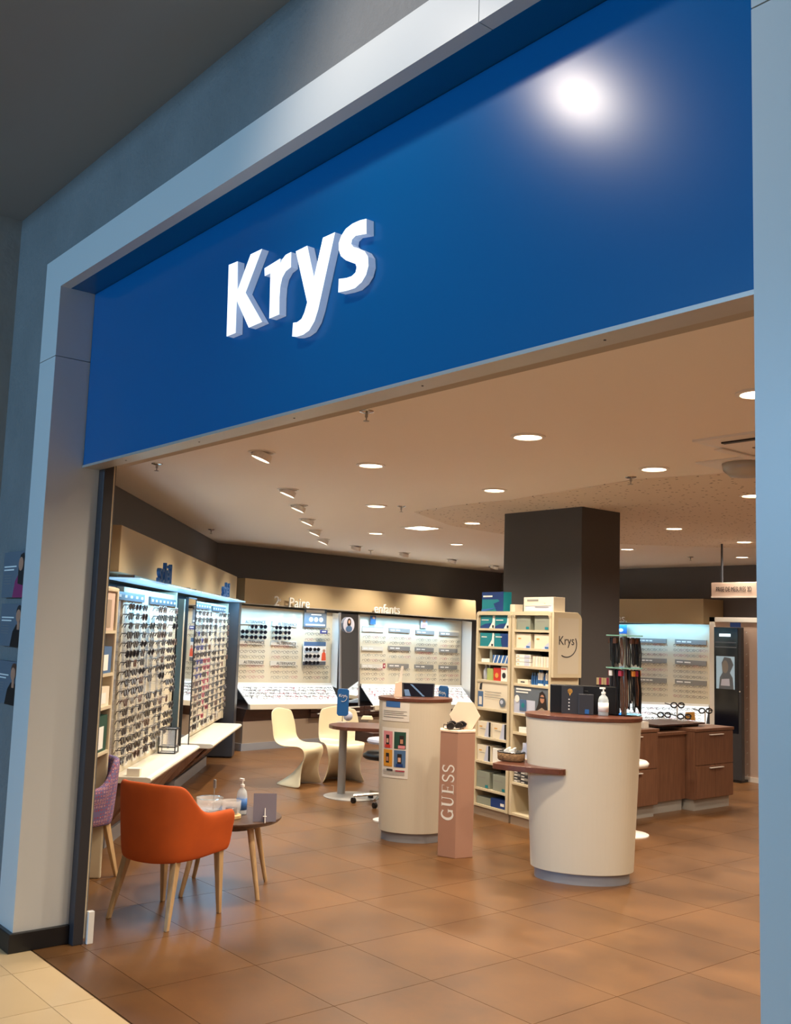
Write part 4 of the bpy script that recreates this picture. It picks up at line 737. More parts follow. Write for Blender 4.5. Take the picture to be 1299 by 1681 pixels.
C1 = counter('white oval counter with papers taped on, behind the pink stand', K1, 1.19, .90)
C2 = counter('white oval counter with walnut side shelf, nearest the shopfront', K2, 1.18, .88)
def cpatch(k, s_, t0, t1, z0, z1, off, n=8, curl=0):
    b_ = MB(); L_ = []
    for j in range(2): L_.append([ell(k, t0+(t1-t0)*i/n, s_(z0 if j == 0 else z1), z0 if j == 0 else z1, off) for i in range(n+1)])
    k0 = len(b_.v); b_.v += L_[0]+L_[1]
    for i in range(n): b_.face((k0+i, k0+i+1, k0+n+2+i, k0+n+1+i))
    return b_
s1 = lambda z: .90+.10*(z-.075)/(1.19-.115)
A0, A1 = -2.656, -1.721
t = thing('notice', 'taped white notice with blue heading high on the left counter', 'notice', ell(K1, A0, 1, .98))
P0 = ell(K1, A0, 1, .98)
part('sheet', cpatch(K1, s1, A0, A1, .985, 1.14, .003), M['paper'], t); w = A1-A0
part('heading', cpatch(K1, s1, A0+w*.2, A0+w*.72, 1.10, 1.15, .0045), M['lblue'], t)
for q, z in enumerate((1.065, 1.05, 1.035, 1.015)): part('text_line', cpatch(K1, s1, A0+w*.08, A0+w*(.93-.1*(q % 2)), z, z+.005, .0045), M['bar'], t)
t = thing('poster', 'taped poster of four coloured portraits on the left counter', 'poster', ell(K1, A0, 1, .6))
part('sheet', cpatch(K1, s1, A0, A1, .52, .93, .003), M['paper'], t)
for (u0, u1, z0, z1, m_, m2) in ((.1, .48, .76, .90, 'ppink', 'skin2'), (.54, .92, .76, .90, 'pgreen', 'skin'), (.1, .48, .61, .75, 'pyellow', 'skin'), (.54, .92, .61, .75, 'pblue', 'skin2')):
    pp = part('picture', cpatch(K1, s1, A0+w*u0, A0+w*u1, z0, z1, .0045), M[m_], t); um = (u0+u1)/2+(.06 if m_ == 'pgreen' else 0)
    part('portrait', cpatch(K1, s1, A0+w*(um-.07), A0+w*(um+.07), z0+.03, z1-.03, .006), M['hair'], pp); part('portrait', cpatch(K1, s1, A0+w*(um-.045), A0+w*(um+.045), z0+.045, z1-.06, .0072), M[m2], pp)
    part('portrait', cpatch(K1, s1, A0+w*(um-.11), A0+w*(um+.11), z0+.004, z0+.03, .0062), M[{'ppink': 'red', 'pgreen': 'ppink', 'pyellow': 'pyellow', 'pblue': 'navy'}[m_]], pp)
for q in range(4): part('text_line', cpatch(K1, s1, A0+w*.08, A0+w*.9, .545+q*.011, .549+q*.011, .0045), M['bar'], t)
part('print', cpatch(K1, s1, A0+w*.25, A0+w*.5, .575, .592, .0045), M['ink'], t); part('print', cpatch(K1, s1, A0+w*.6, A0+w*.9, .575, .586, .0045), M['rimr'], t)
# monitor and white holder on the left counter
c = Vector((K1[0], K1[1], 1.178)); an = math.radians(49); fr = Fr((c.x, c.y), an)
t = thing('monitor', 'dark screen leaning behind the left counter top', 'monitor', (0, .02, c.z), fr)
part('screen', MB().prism([(-.16, .02, c.z+.0), (.16, .02, c.z+.0), (.165, .06, c.z+.115), (-.17, .06, c.z+.115)], (0, .015, 0)), M['anth'], t)
part('display_face', MB().poly([(-.10, .018, c.z+.005), (.15, .018, c.z+.005), (.155, .057, c.z+.11), (-.105, .057, c.z+.11)]), M['navyd'], t)
part('stripe', MB().poly([(-.09, .0165, c.z+.006), (-.04, .0165, c.z+.006), (-.06, .034, c.z+.06), (-.10, .034, c.z+.06)]).poly([(-.05, .05, c.z+.104), (-.03, .05, c.z+.104), (.08, .0165, c.z+.006), (.06, .0165, c.z+.006)]), M['pblue'], t)
t = thing('leaflet_holder', 'pale pink leaflet holder at the left end of the left counter', 'holder', (-.17, 0, c.z), fr)
part('box', MB().hexa([(-.185, -.06, c.z), (-.115, -.06, c.z), (-.115, 0, c.z), (-.185, 0, c.z), (-.175, -.05, c.z+.115), (-.12, -.05, c.z+.13), (-.12, 0, c.z+.13), (-.175, 0, c.z+.115)]), M['pinkl'], t)
part('leaflet', MB().prism([(-.15, -.02, c.z+.12), (-.125, -.02, c.z+.12), (-.108, -.02, c.z+.26), (-.13, -.02, c.z+.26)], (0, .002, 0)), M['paper'], t)

# side shelf of the front counter with basket
zS = .80; cc = Vector((-5.078, 5.482, 0.800)); e1 = Vector((.766, .643)); e2 = Vector((-.643, .766))
pl_ = Vector((-5.305, 5.382, 0.800)); pr_ = Vector((-4.808, 5.608, 0.800))
pts = []
ctr = (pl_.xy+pr_.xy)/2; hx_ = (pr_.xy-pl_.xy)/2; hn = Vector((-hx_.y, hx_.x)).normalized()
for i in range(13):
    a = PI*i/12; pts.append((pl_.xy if i == 0 else ctr-hx_*math.cos(a)+(-hn)*.06*math.sin(a)))
pts += [pr_.xy+hn*.12, ctr+hn*.42, ctr-hx_*.75+hn*.30, ctr-hx_*.98+hn*.10]
part('side_shelf', MB().slab([(p[0], p[1]) for p in pts], zS-.04, zS), M['woodh'], C2, bevel=.003)
bc = Vector((-5.271, 5.532, 0.800))+Vector((-.643, .766, 0))*.09; bc.z = zS
t = thing('wicker_basket', 'low brown basket of white papers on the side shelf of the front counter', 'basket', bc)
part('basket', MB().lathe([(.10, 0), (.112, .01), (.115, .06), (.11, .062), (.10, .02)], bc, 32, sx=1.0, sy=.8), M['wicker'], t, smooth=True)
part('lining', MB().lathe([(.113, .056), (.117, .066), (.108, .07), (.09, .062)], bc, 32, sx=1.0, sy=.8), M['black'], t); 
for i in range(6): part('paper', MB().box((bc.x-.06+i*.018, bc.y-.05, zS+.03), (bc.x-.045+i*.018, bc.y+.04, zS+.075+.01*(i % 3)), .6), M['wm'], t)
part('card', MB().prism([bc+Vector((.04, .05, .05)), bc+Vector((.10, .09, .05)), bc+Vector((.10, .09, .15)), bc+Vector((.085, .08, .15))], (.003, -.003, 0)), M['lav'], t)

# things on the front counter
z2 = 1.168; V = Vector((-.643, .766, 0)); Wv = Vector((.766, .643, 0)); K2c = Vector((K2[0], K2[1], 0))
def on2(px_off, dv): p = K2c+Wv*px_off+V*dv; return Vector((p.x, p.y, z2))
fr2 = Fr((K2[0], K2[1]), math.radians(40))
t = thing('monitor', 'wide black monitor seen from behind on the front counter', 'monitor', (0, .05, z2), fr2)
part('back_shell', MB().box((-.245, .05, z2+.002), (.26, .085, z2+.21)), M['black'], t, bevel=.006); part('foot', MB().box((-.1, .03, z2), (.1, .17, z2+.006)), M['black'], t)
t = thing('folder_box', 'matte black display card with round gold badge leaning on the monitor', 'card', (-.08, .03, z2), fr2)
part('panel', MB().box((-.16, .018, z2), (.0, .03, z2+.20)), M['anth'], t); part('badge', MB().lathe([(.019, 0), (.019, .003)], (-.098, .018, z2+.165), 16, ax='y').poly([(-.106, .0145, z2+.152), (-.09, .0145, z2+.152), (-.098, .0145, z2+.13)]), M['amber'], t)
for i in range(4): part('dot', MB().lathe([(.0055, 0), (.0055, .003)], (-.104, .016, z2+.105-i*.024), 8, ax='y'), M['wm'], t)
t = thing('card_terminal', 'dark grey payment terminal box with handle and blue tag', 'terminal', (.06, .0, z2), fr2)
part('box', MB().box((-.035, -.03, z2), (.075, .012, z2+.15)), M['anth'], t, bevel=.004); part('handle', MB().tube([(.0, -.01, z2+.15), (.008, -.01, z2+.172), (.032, -.01, z2+.172), (.04, -.01, z2+.15)], .003, 6), M['black'], t); part('tag', MB().box((.012, -.034, z2+.008), (.042, -.03, z2+.04)), M['bluel'], t)
q = Fr((K2[0], K2[1]), math.radians(40)).w((.145, -.03, 0)); pump('sanitiser_bottle', 'clear pump bottle with white label on the front counter', (q.x, q.y, z2), .205, .038, M['liquid'], M['wm'])
# rotating cord rack
q = fr2.w((.300, .13, 0)); rx_, ry_ = q.x, q.y
t = thing('cord_rack', 'rotating rack of spectacle cords with glass discs, right on the front counter', 'rack', (rx_, ry_, z2))
part('base_glass', MB().lathe([(.13, 0), (.13, .01)], (rx_, ry_, z2), 28), M['glass'], t); part('pole', MB().tube([(rx_, ry_, z2+.01), (rx_, ry_, z2+.60)], .02, 12), M['pole'], t)
for z in (.345, .585): part('glass_disc', MB().lathe([(.135, 0), (.135, .008)], (rx_, ry_, z2+z), 32), mat('green_glass', '#8fc7ae', .1, alpha=.8), t)
for lv, (z, nn_) in enumerate(((.335, 22), (.575, 16))):
    for i in range(nn_):
        a = 2*PI*i/nn_; x, y = rx_+.105*math.cos(a), ry_+.105*math.sin(a); h_ = .22+.10*random.random() if lv == 0 else .17+.04*random.random()
        cd = part('cord', MB().tube([(x, y, z2+z), (x+.006, y, z2+z-h_), (x+.016, y+.004, z2+z-h_-.02), (x+.02, y+.006, z2+z-h_*.6), (x+.004, y+.004, z2+z)], .0055, 5), M[random.choice(['black', 'rim', 'rimb', 'anth', 'rimg' if i % 3 == 0 else 'black'])], t)
        i % 3 == 0 and part('tag', MB().box((x-.014, y-.014, z2+z-.045), (x+.014, y+.014, z2+z-.005)), M[random.choice(['red', 'rimr', 'paper', 'orng']) if lv == 0 else random.choice(['rimb', 'rimr', 'bar'])], cd)
gx = fr2.w((.17, .16, 0))
for i in range(2):
    q = fr2.w((.125+.055*i, .20, 0)); tt = thing('gift_box', ['left', 'right'][i]+' of two little cream boxes with dark red band behind the monitor', 'carton', (q.x, q.y, z2)); part('stand', MB().box((q.x-.02, q.y-.02, z2), (q.x+.02, q.y+.02, z2+.215)), M['black'], tt); part('box', MB().box((q.x-.026, q.y-.02, z2+.215), (q.x+.026, q.y+.02, z2+.265), .7), M['gold'], tt); part('band', MB().box((q.x-.009, q.y-.022, z2+.214), (q.x+.009, q.y+.022, z2+.266), .7), M['rimr'], tt)

# ---------------------------------------------------------------- rose display column
vs = [Vector((-5.979, 5.486, -0.000))]; vs[0] = Vector((-5.985, 5.480, 0)); s_ = .158; a0 = math.radians(17)
hexv = [vs[0].copy()]
for i in range(5): a = a0+i*PI/3; hexv.append(hexv[-1]+Vector((math.cos(a), math.sin(a), 0))*s_)
zc = .958; hc = sum(hexv, Vector())/6
t = thing('display_column', 'rose pink hexagonal display column lettered GUESS', 'column', hc)
part('body', MB().prism(hexv, (0, 0, zc)), M['pink'], t, bevel=.004); part('top', MB().prism([hc+(v-hc)*1.03+Vector((0, 0, zc)) for v in hexv], (0, 0, .012)), M['pinkl'], t)
def stroke(mb, pts, widths, org, u, v, off):   # a pen stroke of changing width on a plane
    n = u.cross(v).normalized()*off; L_ = []; 
    for i, (x, y) in enumerate(pts):
        a = Vector(pts[max(0, i-1)]); b_ = Vector(pts[min(len(pts)-1, i+1)]); d = (b_-a).normalized(); pn = Vector((-d.y, d.x)); w_ = widths[i] if isinstance(widths, (list, tuple)) else widths
        L_.append((Vector((x, y))+pn*w_/2, Vector((x, y))-pn*w_/2))
    for (a, b_), (c_, d_) in zip(L_, L_[1:]): mb.poly([org+u*q.x+v*q.y+n for q in (a, b_, d_, c_)])
def arc(cx, cy_, rx, ry, a0, a1, n=14): return [(cx+rx*math.cos(math.radians(a0+(a1-a0)*i/n)), cy_+ry*math.sin(math.radians(a0+(a1-a0)*i/n))) for i in range(n+1)]
def wv(n, lo, hi, f): return [lo+(hi-lo)*f(i/n) for i in range(n+1)]
def serif_letter(mb, ch, org, u, v, S):
    st = lambda p, w_: stroke(mb, [(x*S, y*S) for x, y in p], [q*S*1.35+.001 for q in w_] if isinstance(w_, list) else w_*S*1.35, org, u, v, .0015)
    if ch == 'G': st(arc(.40, .5, .34, .48, 42, 318, 20), wv(20, .04, .14, lambda q: math.sin(PI*q))); st([(.65, .80), (.65, .98)], .03); st([(.66, .02), (.66, .42)], .11); st([(.50, .42), (.80, .42)], .035); return .86
    if ch == 'U': st([(.17, 1), (.17, .35)]+arc(.40, .33, .23, .31, 180, 360, 12)+[(.63, .35), (.63, 1)], [.12, .12]+wv(12, .12, .04, lambda q: q)+[.04, .04]); st([(.02, .985), (.32, .985)], .03); st([(.50, .985), (.76, .985)], .03); return .84
    if ch == 'E': st([(.2, 0), (.2, 1)], .12); st([(.04, .985), (.66, .985)], .035); st([(.04, .015), (.70, .015)], .035); st([(.2, .5), (.52, .5)], .035); st([(.65, .80), (.65, 1)], .03); st([(.69, 0), (.69, .2)], .03); st([(.52, .4), (.52, .6)], .03); return .78
    if ch == 'S': st(arc(.33, .73, .22, .24, 30, 180, 10)+[(.16, .60), (.33, .50), (.50, .40)]+arc(.33, .26, .23, .25, 20, -150, 12), .085); st([(.54, .76), (.54, .98)], .03); st([(.10, .04), (.10, .26)], .03); return .66
e1_ = Vector((math.cos(a0), math.sin(a0), 0)); gl_ = MB(); S_ = .105; zc_ = .285
org = hexv[0]+e1_*(.131)+Vector((0, 0, zc_))
for ch in 'GUESS': org = org+Vector((0, 0, serif_letter(gl_, ch, org, Vector((0, 0, 1)), -e1_, S_)*S_*1.08))
part('lettering', gl_, M['wm'], t)
# hexagonal card, dish and sunglasses on the column
hp = hc+Vector((.02, .05, zc+.012)); fu = Vector((math.cos(.72), math.sin(.72), 0)); fv = Vector((-.10, .12, 1)).normalized(); R_ = .125
t = thing('hexagon_sign', 'pale rose hexagonal card standing on the rose column', 'sign', hp)
hcn = hp+fv*(R_*.87)
part('plate', MB().prism([hcn+fu*R_*math.cos(i*PI/3)+fv*R_*math.sin(i*PI/3) for i in range(6)], fu.cross(fv)*-.025), M['pinkl'], t, bevel=.003)
t = thing('white_dish', 'small white oval dish on the rose column', 'dish', hc+Vector((-.04, -.03, zc+.012))); part('dish', MB().lathe([(.05, 0), (.075, .008), (.08, .012), (.07, .01), (.04, .004)], hc+Vector((-.04, -.03, zc+.0125)), 28, sy=.7), M['wm'], t, smooth=True)
put('sunglasses', SUN[1], 'black sunglasses leaning on the white dish of the rose column', 'sunglasses', None, WORLD, hc+Vector((-.01, 0.0, zc+.05)), math.radians(48))
put('sunglasses', SUN[0], 'black sunglasses folded in front of the hexagonal card', 'sunglasses', None, WORLD, hc+Vector((.02, -.055, zc+.042)), math.radians(75))

# ---------------------------------------------------------------- tall cream shelf unit of lens cartons
t = US = thing('shelf_unit', 'tall cream double shelf unit in front of the dark column', 'shelf', (.55, .17, 0), FS)
def bay(x0, x1, zb, zs_):
    part('side', MB().box((x0, 0, .08), (x0+.032, .34, zb-.03)), M['cream'], t, bevel=.004); part('side', MB().box((x1-.032, 0, .08), (x1, .34, zb-.03)), M['cream'], t, bevel=.004)
    r_ = .035; o = [(x0, zb-.06), (x0, zb-r_), (x0+.01, zb-.01), (x0+r_, zb), (x1-r_, zb), (x1-.01, zb-.01), (x1, zb-r_), (x1, zb-.06), (x1-.032, zb-.06), (x1-.045, zb-.035), (x0+.045, zb-.035), (x0+.032, zb-.06)]
    part('top', MB().prism([(a, 0, b_) for a, b_ in o], (0, .34, 0)), M['cream'], t)
    part('back', MB().box((x0+.03, .325, .09), (x1-.03, .34, zb-.03)), M['anth'], t); part('plinth', MB().box((x0+.005, .02, 0), (x1-.005, .33, .08)), M['brown'], t)
    for z in zs_: part('shelf_board', MB().box((x0+.032, .004, z-.022), (x1-.032, .325, z)), M['cream'], t, bevel=.002)
ZA = [1.79, 1.615, 1.46, 1.29, 1.02, .745, .515, .26, .105]; ZB = [1.785, 1.615, 1.45, 1.285, 1.015, .84, .61, .383, .105]
bay(0, .535, 1.955, ZA); bay(.56, 1.115, 1.955, ZB)
sp_ = part('side_cabinet', MB().prism([(1.118, 0, 1.365), (1.118, .34, 1.365), (1.118, .34, 1.90), (1.118, .325, 1.93), (1.118, .29, 1.955), (1.118, 0, 1.955)], (.03, 0, 0)), M['cream'], t, bevel=.004)
part('insert', MB().box((1.148, .05, 1.40), (1.1495, .30, 1.90)), M['wcounter'], sp_)
part('lettering', MB().text('Krys', (1.150, .055, 1.66), (0, .9, 0), (0, 0, 1), .115, .0008), M['ink'], sp_)
part('swoosh', MB().tube([(1.151, .155+.12*math.cos(a), 1.665+.115*math.sin(a)) for a in [(-2.1+i*.2) for i in range(14)]], .005, 4), M['ink'], sp_)
def carton(lab, x0, x1, z, h, m_, y0=.02, dep=.14, marks=()):
    tt = thing('carton', lab, 'carton', ((x0+x1)/2, y0, z), FS); part('box', MB().box((x0, y0, z+.001), (x1, y0+dep, z+h)), M[m_], tt, bevel=.002); k = y0-.001
    P = lambda a, b_: (x0+(x1-x0)*a, k, z+h*b_)
    for mm, pts in marks: part('print', MB().poly([P(a, b_) for a, b_ in pts]), M[mm], tt); k -= .0012
    return tt
SW = [('teal', [(0, 0), (.62, 0), (.85, .5), (.88, 1), (0, 1)]), ('navy', [(0, 0), (.6, 0), (.80, .42), (.35, .35), (0, .15)]), ('wm', R4(.08, .62, .6, .68)), ('black', R4(.86, .05, .98, .25))]
SW2 = [('navy', [(.55, 0), (1, 0), (1, 1), (.4, 1)]), ('teal', [(0, 0), (.45, 0), (.5, .4), (0, .8)]), ('wm', R4(.1, .7, .55, .77))]
G_ = [('greyg', R4(0, 0, 1, 1)), ('bar', R4(.1, .6, .7, .64)), ('teal', R4(.7, .05, .92, .22))]
W_ = [('lav', [(.5, 0), (.95, 0), (.95, 1), (.7, 1)]), ('amber', R4(.15, .62, .35, .70)), ('bar', R4(.2, .5, .6, .53)), ('black', R4(.84, .05, .97, 1))]
W2 = [('lav', [(.5, 0), (1, 0), (1, .5)]), ('amber', R4(.15, .62, .35, .70)), ('lblue', R4(.72, .03, .95, .16))]
carton('blue-green lens carton, left one on the topmost left shelf', .045, .265, 1.79, .125, 'wm', marks=SW)
carton('blue-green lens carton, right one on the topmost left shelf', .275, .49, 1.79, .125, 'wm', marks=SW)
carton('teal lens carton, left one on the second left shelf', .045, .26, 1.615, .13, 'wm', marks=[('teal', [(0, 0), (.6, 0), (.85, .5), (.9, 1), (0, 1)]), ('wm', R4(.1, .66, .5, .74)), ('black', R4(.84, .03, .96, .2))])
carton('teal and navy lens carton, right one on the second left shelf', .27, .485, 1.615, .13, 'teal', marks=SW2)
for i in range(4): carton('small blue striped carton, %s from the left on the third left shelf' % NTH[i], .25+.06*i, .302+.06*i, 1.46, .075, 'lblue', marks=[('wm', [(0, 0), (.3, 0), (1, 1), (.7, 1)])])
carton('flat white packet on the third left shelf', .07, .2, 1.46, .035, 'wm'); carton('slim green-grey carton on the third left shelf', .2, .235, 1.46, .13, 'greyg')
for i, (x, r_) in enumerate(((.10, .026), (.155, .022))):
    tt = thing('bottle', ['left', 'right'][i]+' of two clear bottles on the fourth left shelf', 'bottle', (x, .06, 1.29), FS); part('body', MB().lathe([(r_, 0), (r_, .09), (r_*.4, .115), (r_*.4, .135)], (x, .06, 1.29), 14), M['lav'], tt, smooth=True); part('cap', MB().lathe([(r_*.5, .13), (r_*.5, .15)], (x, .06, 1.29), 10), M['wm'], tt)
carton('yellow-green carton on the fourth left shelf', .165, .255, 1.29, .115, 'green'); carton('red carton with yellow mark on the fourth left shelf', .265, .37, 1.29, .125, 'red', marks=[('amber', EL(.5, .42, .25, .2))]); carton('white carton with dark round picture on the fourth left shelf', .38, .475, 1.29, .14, 'wm', marks=[('ink', EL(.5, .4, .3, .2)), ('red', R4(.1, .8, .8, .88))])
carton('cream promotion board with perfume-like bottle and globe pictures', .035, .50, 1.02, .255, 'ccream', y0=.012, dep=.02, marks=[('pblue', R4(.01, .04, .19, .62)), ('paper', R4(.05, .12, .15, .42)), ('ink', [(.06, .68), (.14, .68), (.16, .95), (.08, .9)]), ('bar', R4(.25, .62, .8, .64)), ('bar', R4(.25, .52, .78, .54)), ('bar', R4(.25, .42, .8, .44)), ('pslate', EL(.85, .28, .1, .17)), ('lav', EL(.83, .3, .05, .08))])
carton('white and pale blue lens carton, left one on the sixth left shelf', .035, .25, .745, .145, 'ccream', marks=W_); carton('white and pale blue lens carton, right one on the sixth left shelf', .265, .49, .745, .145, 'ccream', marks=W_)
carton('white and pale blue lens carton alone at the left of the seventh left shelf', .035, .25, .515, .15, 'ccream', marks=W_); carton('plain white carton behind the basket on the seventh left shelf', .28, .48, .515, .14, 'wm')
carton('grey-green carton, left one on the eighth left shelf', .035, .235, .26, .155, 'greyg', marks=G_[1:]); carton('grey-green carton, right one on the eighth left shelf', .29, .49, .26, .15, 'greyg', marks=G_[1:])
carton('flat green-grey box on the lowest left shelf', .045, .26, .105, .07, 'greyg'); carton('flat navy box on the lowest left shelf', .265, .49, .105, .085, 'navy', marks=[('wm', R4(.65, .3, .9, .6))])
carton('grey-green carton, left one on the topmost right shelf', .60, .80, 1.785, .13, 'greyg', marks=G_[1:]); carton('grey-green carton, right one on the topmost right shelf', .86, 1.07, 1.785, .13, 'greyg', marks=G_[1:])
carton('cream and lilac lens carton, left one on the second right shelf', .60, .81, 1.615, .135, 'ccream', marks=W2); carton('cream and lilac lens carton, right one on the second right shelf', .86, 1.07, 1.615, .135, 'ccream', marks=W2)
for i in range(3): carton('flat white carton, %s of the left stack on the third right shelf' % ORD[2-i], .60, .81, 1.45+i*.036, .034, 'wm', marks=[('amber', R4(.1, .4, .25, .6)), ('lav', R4(.6, .1, .95, .9))])
for i in range(6): carton('slim pale carton, %s of the standing row on the third right shelf' % NTH[i], .84+.038*i, .874+.038*i, 1.45, .095, 'paper' if i % 2 else 'ccream')
carton('little cream box with dark lettering on the fourth right shelf', .63, .78, 1.285, .04, 'ccream', marks=[('ink', R4(.3, .3, .7, .6))])
for i in range(8):
    x = .80+.034*i; big = i in (3, 4, 6); tt = thing('drops_bottle', 'slim white and blue solution bottle, %s of the row on the fourth right shelf' % NTH[i], 'bottle', (x, .06, 1.285), FS)
    h_ = .11 if not big else .15; r_ = .013 if not big else .018; part('body', MB().lathe([(r_, 0), (r_, h_*.7), (r_*.5, h_*.78)], (x, .06, 1.285), 12), M['wm' if big else 'lblue'], tt); part('cap', MB().lathe([(r_*.55, h_*.76), (r_*.45, h_)], (x, .06, 1.285), 10), M['pblue'], tt); part('label', MB().lathe([(r_*1.03, h_*.1), (r_*1.03, h_*.32)], (x, .06, 1.285), 12), M['bluel'], tt)
carton('blue-grey promotion board with a long-haired woman on the right bay', .595, 1.08, 1.015, .255, 'pslate', y0=.012, dep=.02, marks=[('lav', R4(0, .0, .62, .5)), ('wm', R4(.06, .84, .5, .90)), ('wm', R4(.06, .74, .42, .79)), ('wm', EL(.1, .52, .07, .13)), ('pblue', R4(.18, .1, .38, .5)), ('teal', EL(.28, .3, .05, .09)), ('hair', [(.62, .05), (1, .05), (.96, .35), (.92, .75), (.84, .88), (.76, .8), (.72, .4)]), ('skin', EL(.84, .6, .06, .15)), ('ink', R4(.78, .62, .90, .67)), ('brown', [(.62, .0), (1, 0), (1, .15), (.84, .3), (.68, .15)])])
carton('white packet on the sixth right shelf behind the front counter', .66, .80, .84, .05, 'wm'); carton('standing white leaflet box on the seventh right shelf', .72, .78, .61, .14, 'lav')
for r_ in range(5):
    for i in range(2): carton('dark small carton, %s layer, %s of the stacks on the eighth right shelf' % (ORD[4-r_], ['left', 'right'][i]), .60+.10*i, .69+.10*i, .383+r_*.027, .025, 'anth' if (r_+i) % 2 else 'bar', marks=[('wm', R4(.1, .3, .6, .6))])
carton('tall teal and navy carton standing on top of the left bay', .02, .36, 1.956, .19, 'teal', y0=.05, dep=.10, marks=[('navy', [(0, .62), (.75, .62), (1, .3), (1, 1), (0, 1)]), ('navy', [(.7, 0), (1, 0), (1, .6), (.55, .4)]), ('wm', R4(.06, .74, .5, .82)), ('lblue', [(0, .0), (.2, 0), (.7, .2), (0, .1)])])
carton('low pale carton behind the teal one on top of the shelf unit', .40, .475, 1.956, .07, 'ccream', y0=.10, dep=.1)
carton('long cream and lilac carton standing on top of the right bay', .63, 1.05, 1.956, .135, 'ccream', y0=.08, dep=.14, marks=[('lav', R4(.05, .05, .95, .5)), ('bar', R4(.12, .72, .5, .84)), ('amber', EL(.72, .5, .05, .08)), ('ccream', R4(.05, .4, .9, .55)), ('bar', R4(.4, .3, .85, .34))])

# ---------------------------------------------------------------- walnut cabinets on the right
def cabinet(lab, x1, y0, y1, dep, h, cols, rows_, kick=.115, handles=True):
    t = thing('drawer_cabinet', lab, 'cabinet', (x1, (y0+y1)/2, 0)); part('carcass', MB().box((x1-dep, y0, kick), (x1, y1, h-.03)), M['wood'], t, bevel=.002); part('top', MB().box((x1-dep, y0-.005, h-.03), (x1+.022, y1+.005, h)), M['wood'], t, bevel=.002)
    part('plinth', MB().box((x1-dep+.02, y0+.02, 0), (x1-.03, y1-.02, kick)), M['alu'], t)
    if not handles: return t
    zs_ = [kick+.005+(h-.04-kick)*i/rows_ for i in range(rows_+1)]
    for i in range(rows_):
        for j in range(cols):
            a, b_ = y0+.01+(y1-y0-.02)*j/cols, y0+.01+(y1-y0-.02)*(j+1)/cols
            dr = part('drawer', MB().box((x1, a+.002, zs_[i]+.003), (x1+.018, b_-.002, zs_[i+1]-.003)), M['wood'], t, bevel=.0015)
        m_ = (y0+y1)/2; part('handle', MB().box((x1+.018, m_-.11, zs_[i+1]-.035), (x1+.04, m_+.13, zs_[i+1]-.027)), M['wmetal'], dr)
    return t
cabinet('walnut drawer cabinet farthest right with two chrome handles', -6.105, 9.14, 9.83, .62, .832, 2, 2)
cabinet('plain walnut middle cabinet set back between the two others', -6.215, 8.55, 9.13, .5, .80, 1, 1, handles=False)
cabinet('walnut drawer cabinet half hidden behind the front counter', -6.135, 7.72, 8.54, .16, .855, 2, 2)
# desk top strip and trays with spectacles stands
t = thing('desk_tray', 'dark wooden tray on the middle cabinets', 'tray', (-6.75, 9.2, .832)); part('tray', MB().box((-6.72, 8.72, .855), (-6.25, 9.55, .872), .0), M['dwood'], t, bevel=.003); part('foot', MB().box((-6.65, 9.2, .832), (-6.3, 9.5, .856)), M['dwood'], t)
c = (-6.761, 9.198, 0.856); single('note_block', 'small white printed card on the walnut cabinet behind the front counter', 'card', MB().box((-6.24, 8.38, .856), (-6.18, 8.46, .92)), M['paper'], (-6.2, 8.42, .856))
def stand_spec(lab, x, y, z, h, az, big=1.0):
    fr = Fr((x, y), az); t = thing('spectacle_stand', lab, 'stand', (0, 0, z), fr, 'spectacle stands on the walnut cabinets')
    part('base', MB().lathe([(.06*big, 0), (.06*big, .008), (.012, .014)], (0, 0, z), 18), M['clear'], t); part('stem', MB().tube([(0, 0, z+.01), (0, 0, z+h)], .008, 8), M['wm'], t)
    b_ = MB(); b_.m = 0
    for sx_ in (-1, 1): 
        ring = [(sx_*.042*big+.034*big*math.cos(a*PI/8), -.01, z+h+.026*big*math.sin(a*PI/8)) for a in range(16)]; b_.tube(ring, .008, 6, closed=True); b_.tube([(sx_*.075*big, -.01, z+h), (sx_*.08*big, .13, z+h+.01)], .006, 6)
    b_.tube([(-.01, -.01, z+h), (.01, -.01, z+h)], .006, 6); part('frame_sample', b_, M['black'], t)
    return t
for lab, px, py, h in (('wide black spectacle stand in the middle of the tray', *(-6.421, 9.411), .05), ('tall spectacle stand with raised black frame on the tray', *(-6.498, 9.400), .165), ('low black spectacle stand left on the tray', *(-6.653, 9.377), .05), ('tall spectacle stand at the right end of the cabinets', -6.35, 9.70, .15)):
    stand_spec(lab, px, py, .873 if 'right end' not in lab else .833, h, math.radians(60))
t = thing('yellow_card', 'folded yellow note among the spectacle stands', 'card', (-6.497, 9.613, 0.873)); q = Vector((-6.497, 9.613, 0.873)); part('card', MB().prism([q+Vector((-.05, 0, 0)), q+Vector((.05, 0.05, 0)), q+Vector((.04, .05, .09)), q+Vector((-.04, .0, .08))], (.002, -.002, 0)), M['amber'], t)
# bar stool behind the front counter
c = Vector((-5.74, 7.53, 0)); t = thing('bar_stool', 'white round bar stool with chrome disc foot behind the front counter', 'stool', c)
part('foot', MB().lathe([(.20, 0), (.20, .008), (.05, .02), (.03, .03)], c, 36), M['wmetal'], t); part('column', MB().tube([c+Vector((0, 0, .02)), c+Vector((0, 0, .60))], .025, 12), M['chrome'], t); part('seat', MB().lathe([(.10, .58), (.19, .60), (.20, .63), (.18, .65)], c, 32), M['wmetal'], t, smooth=True)

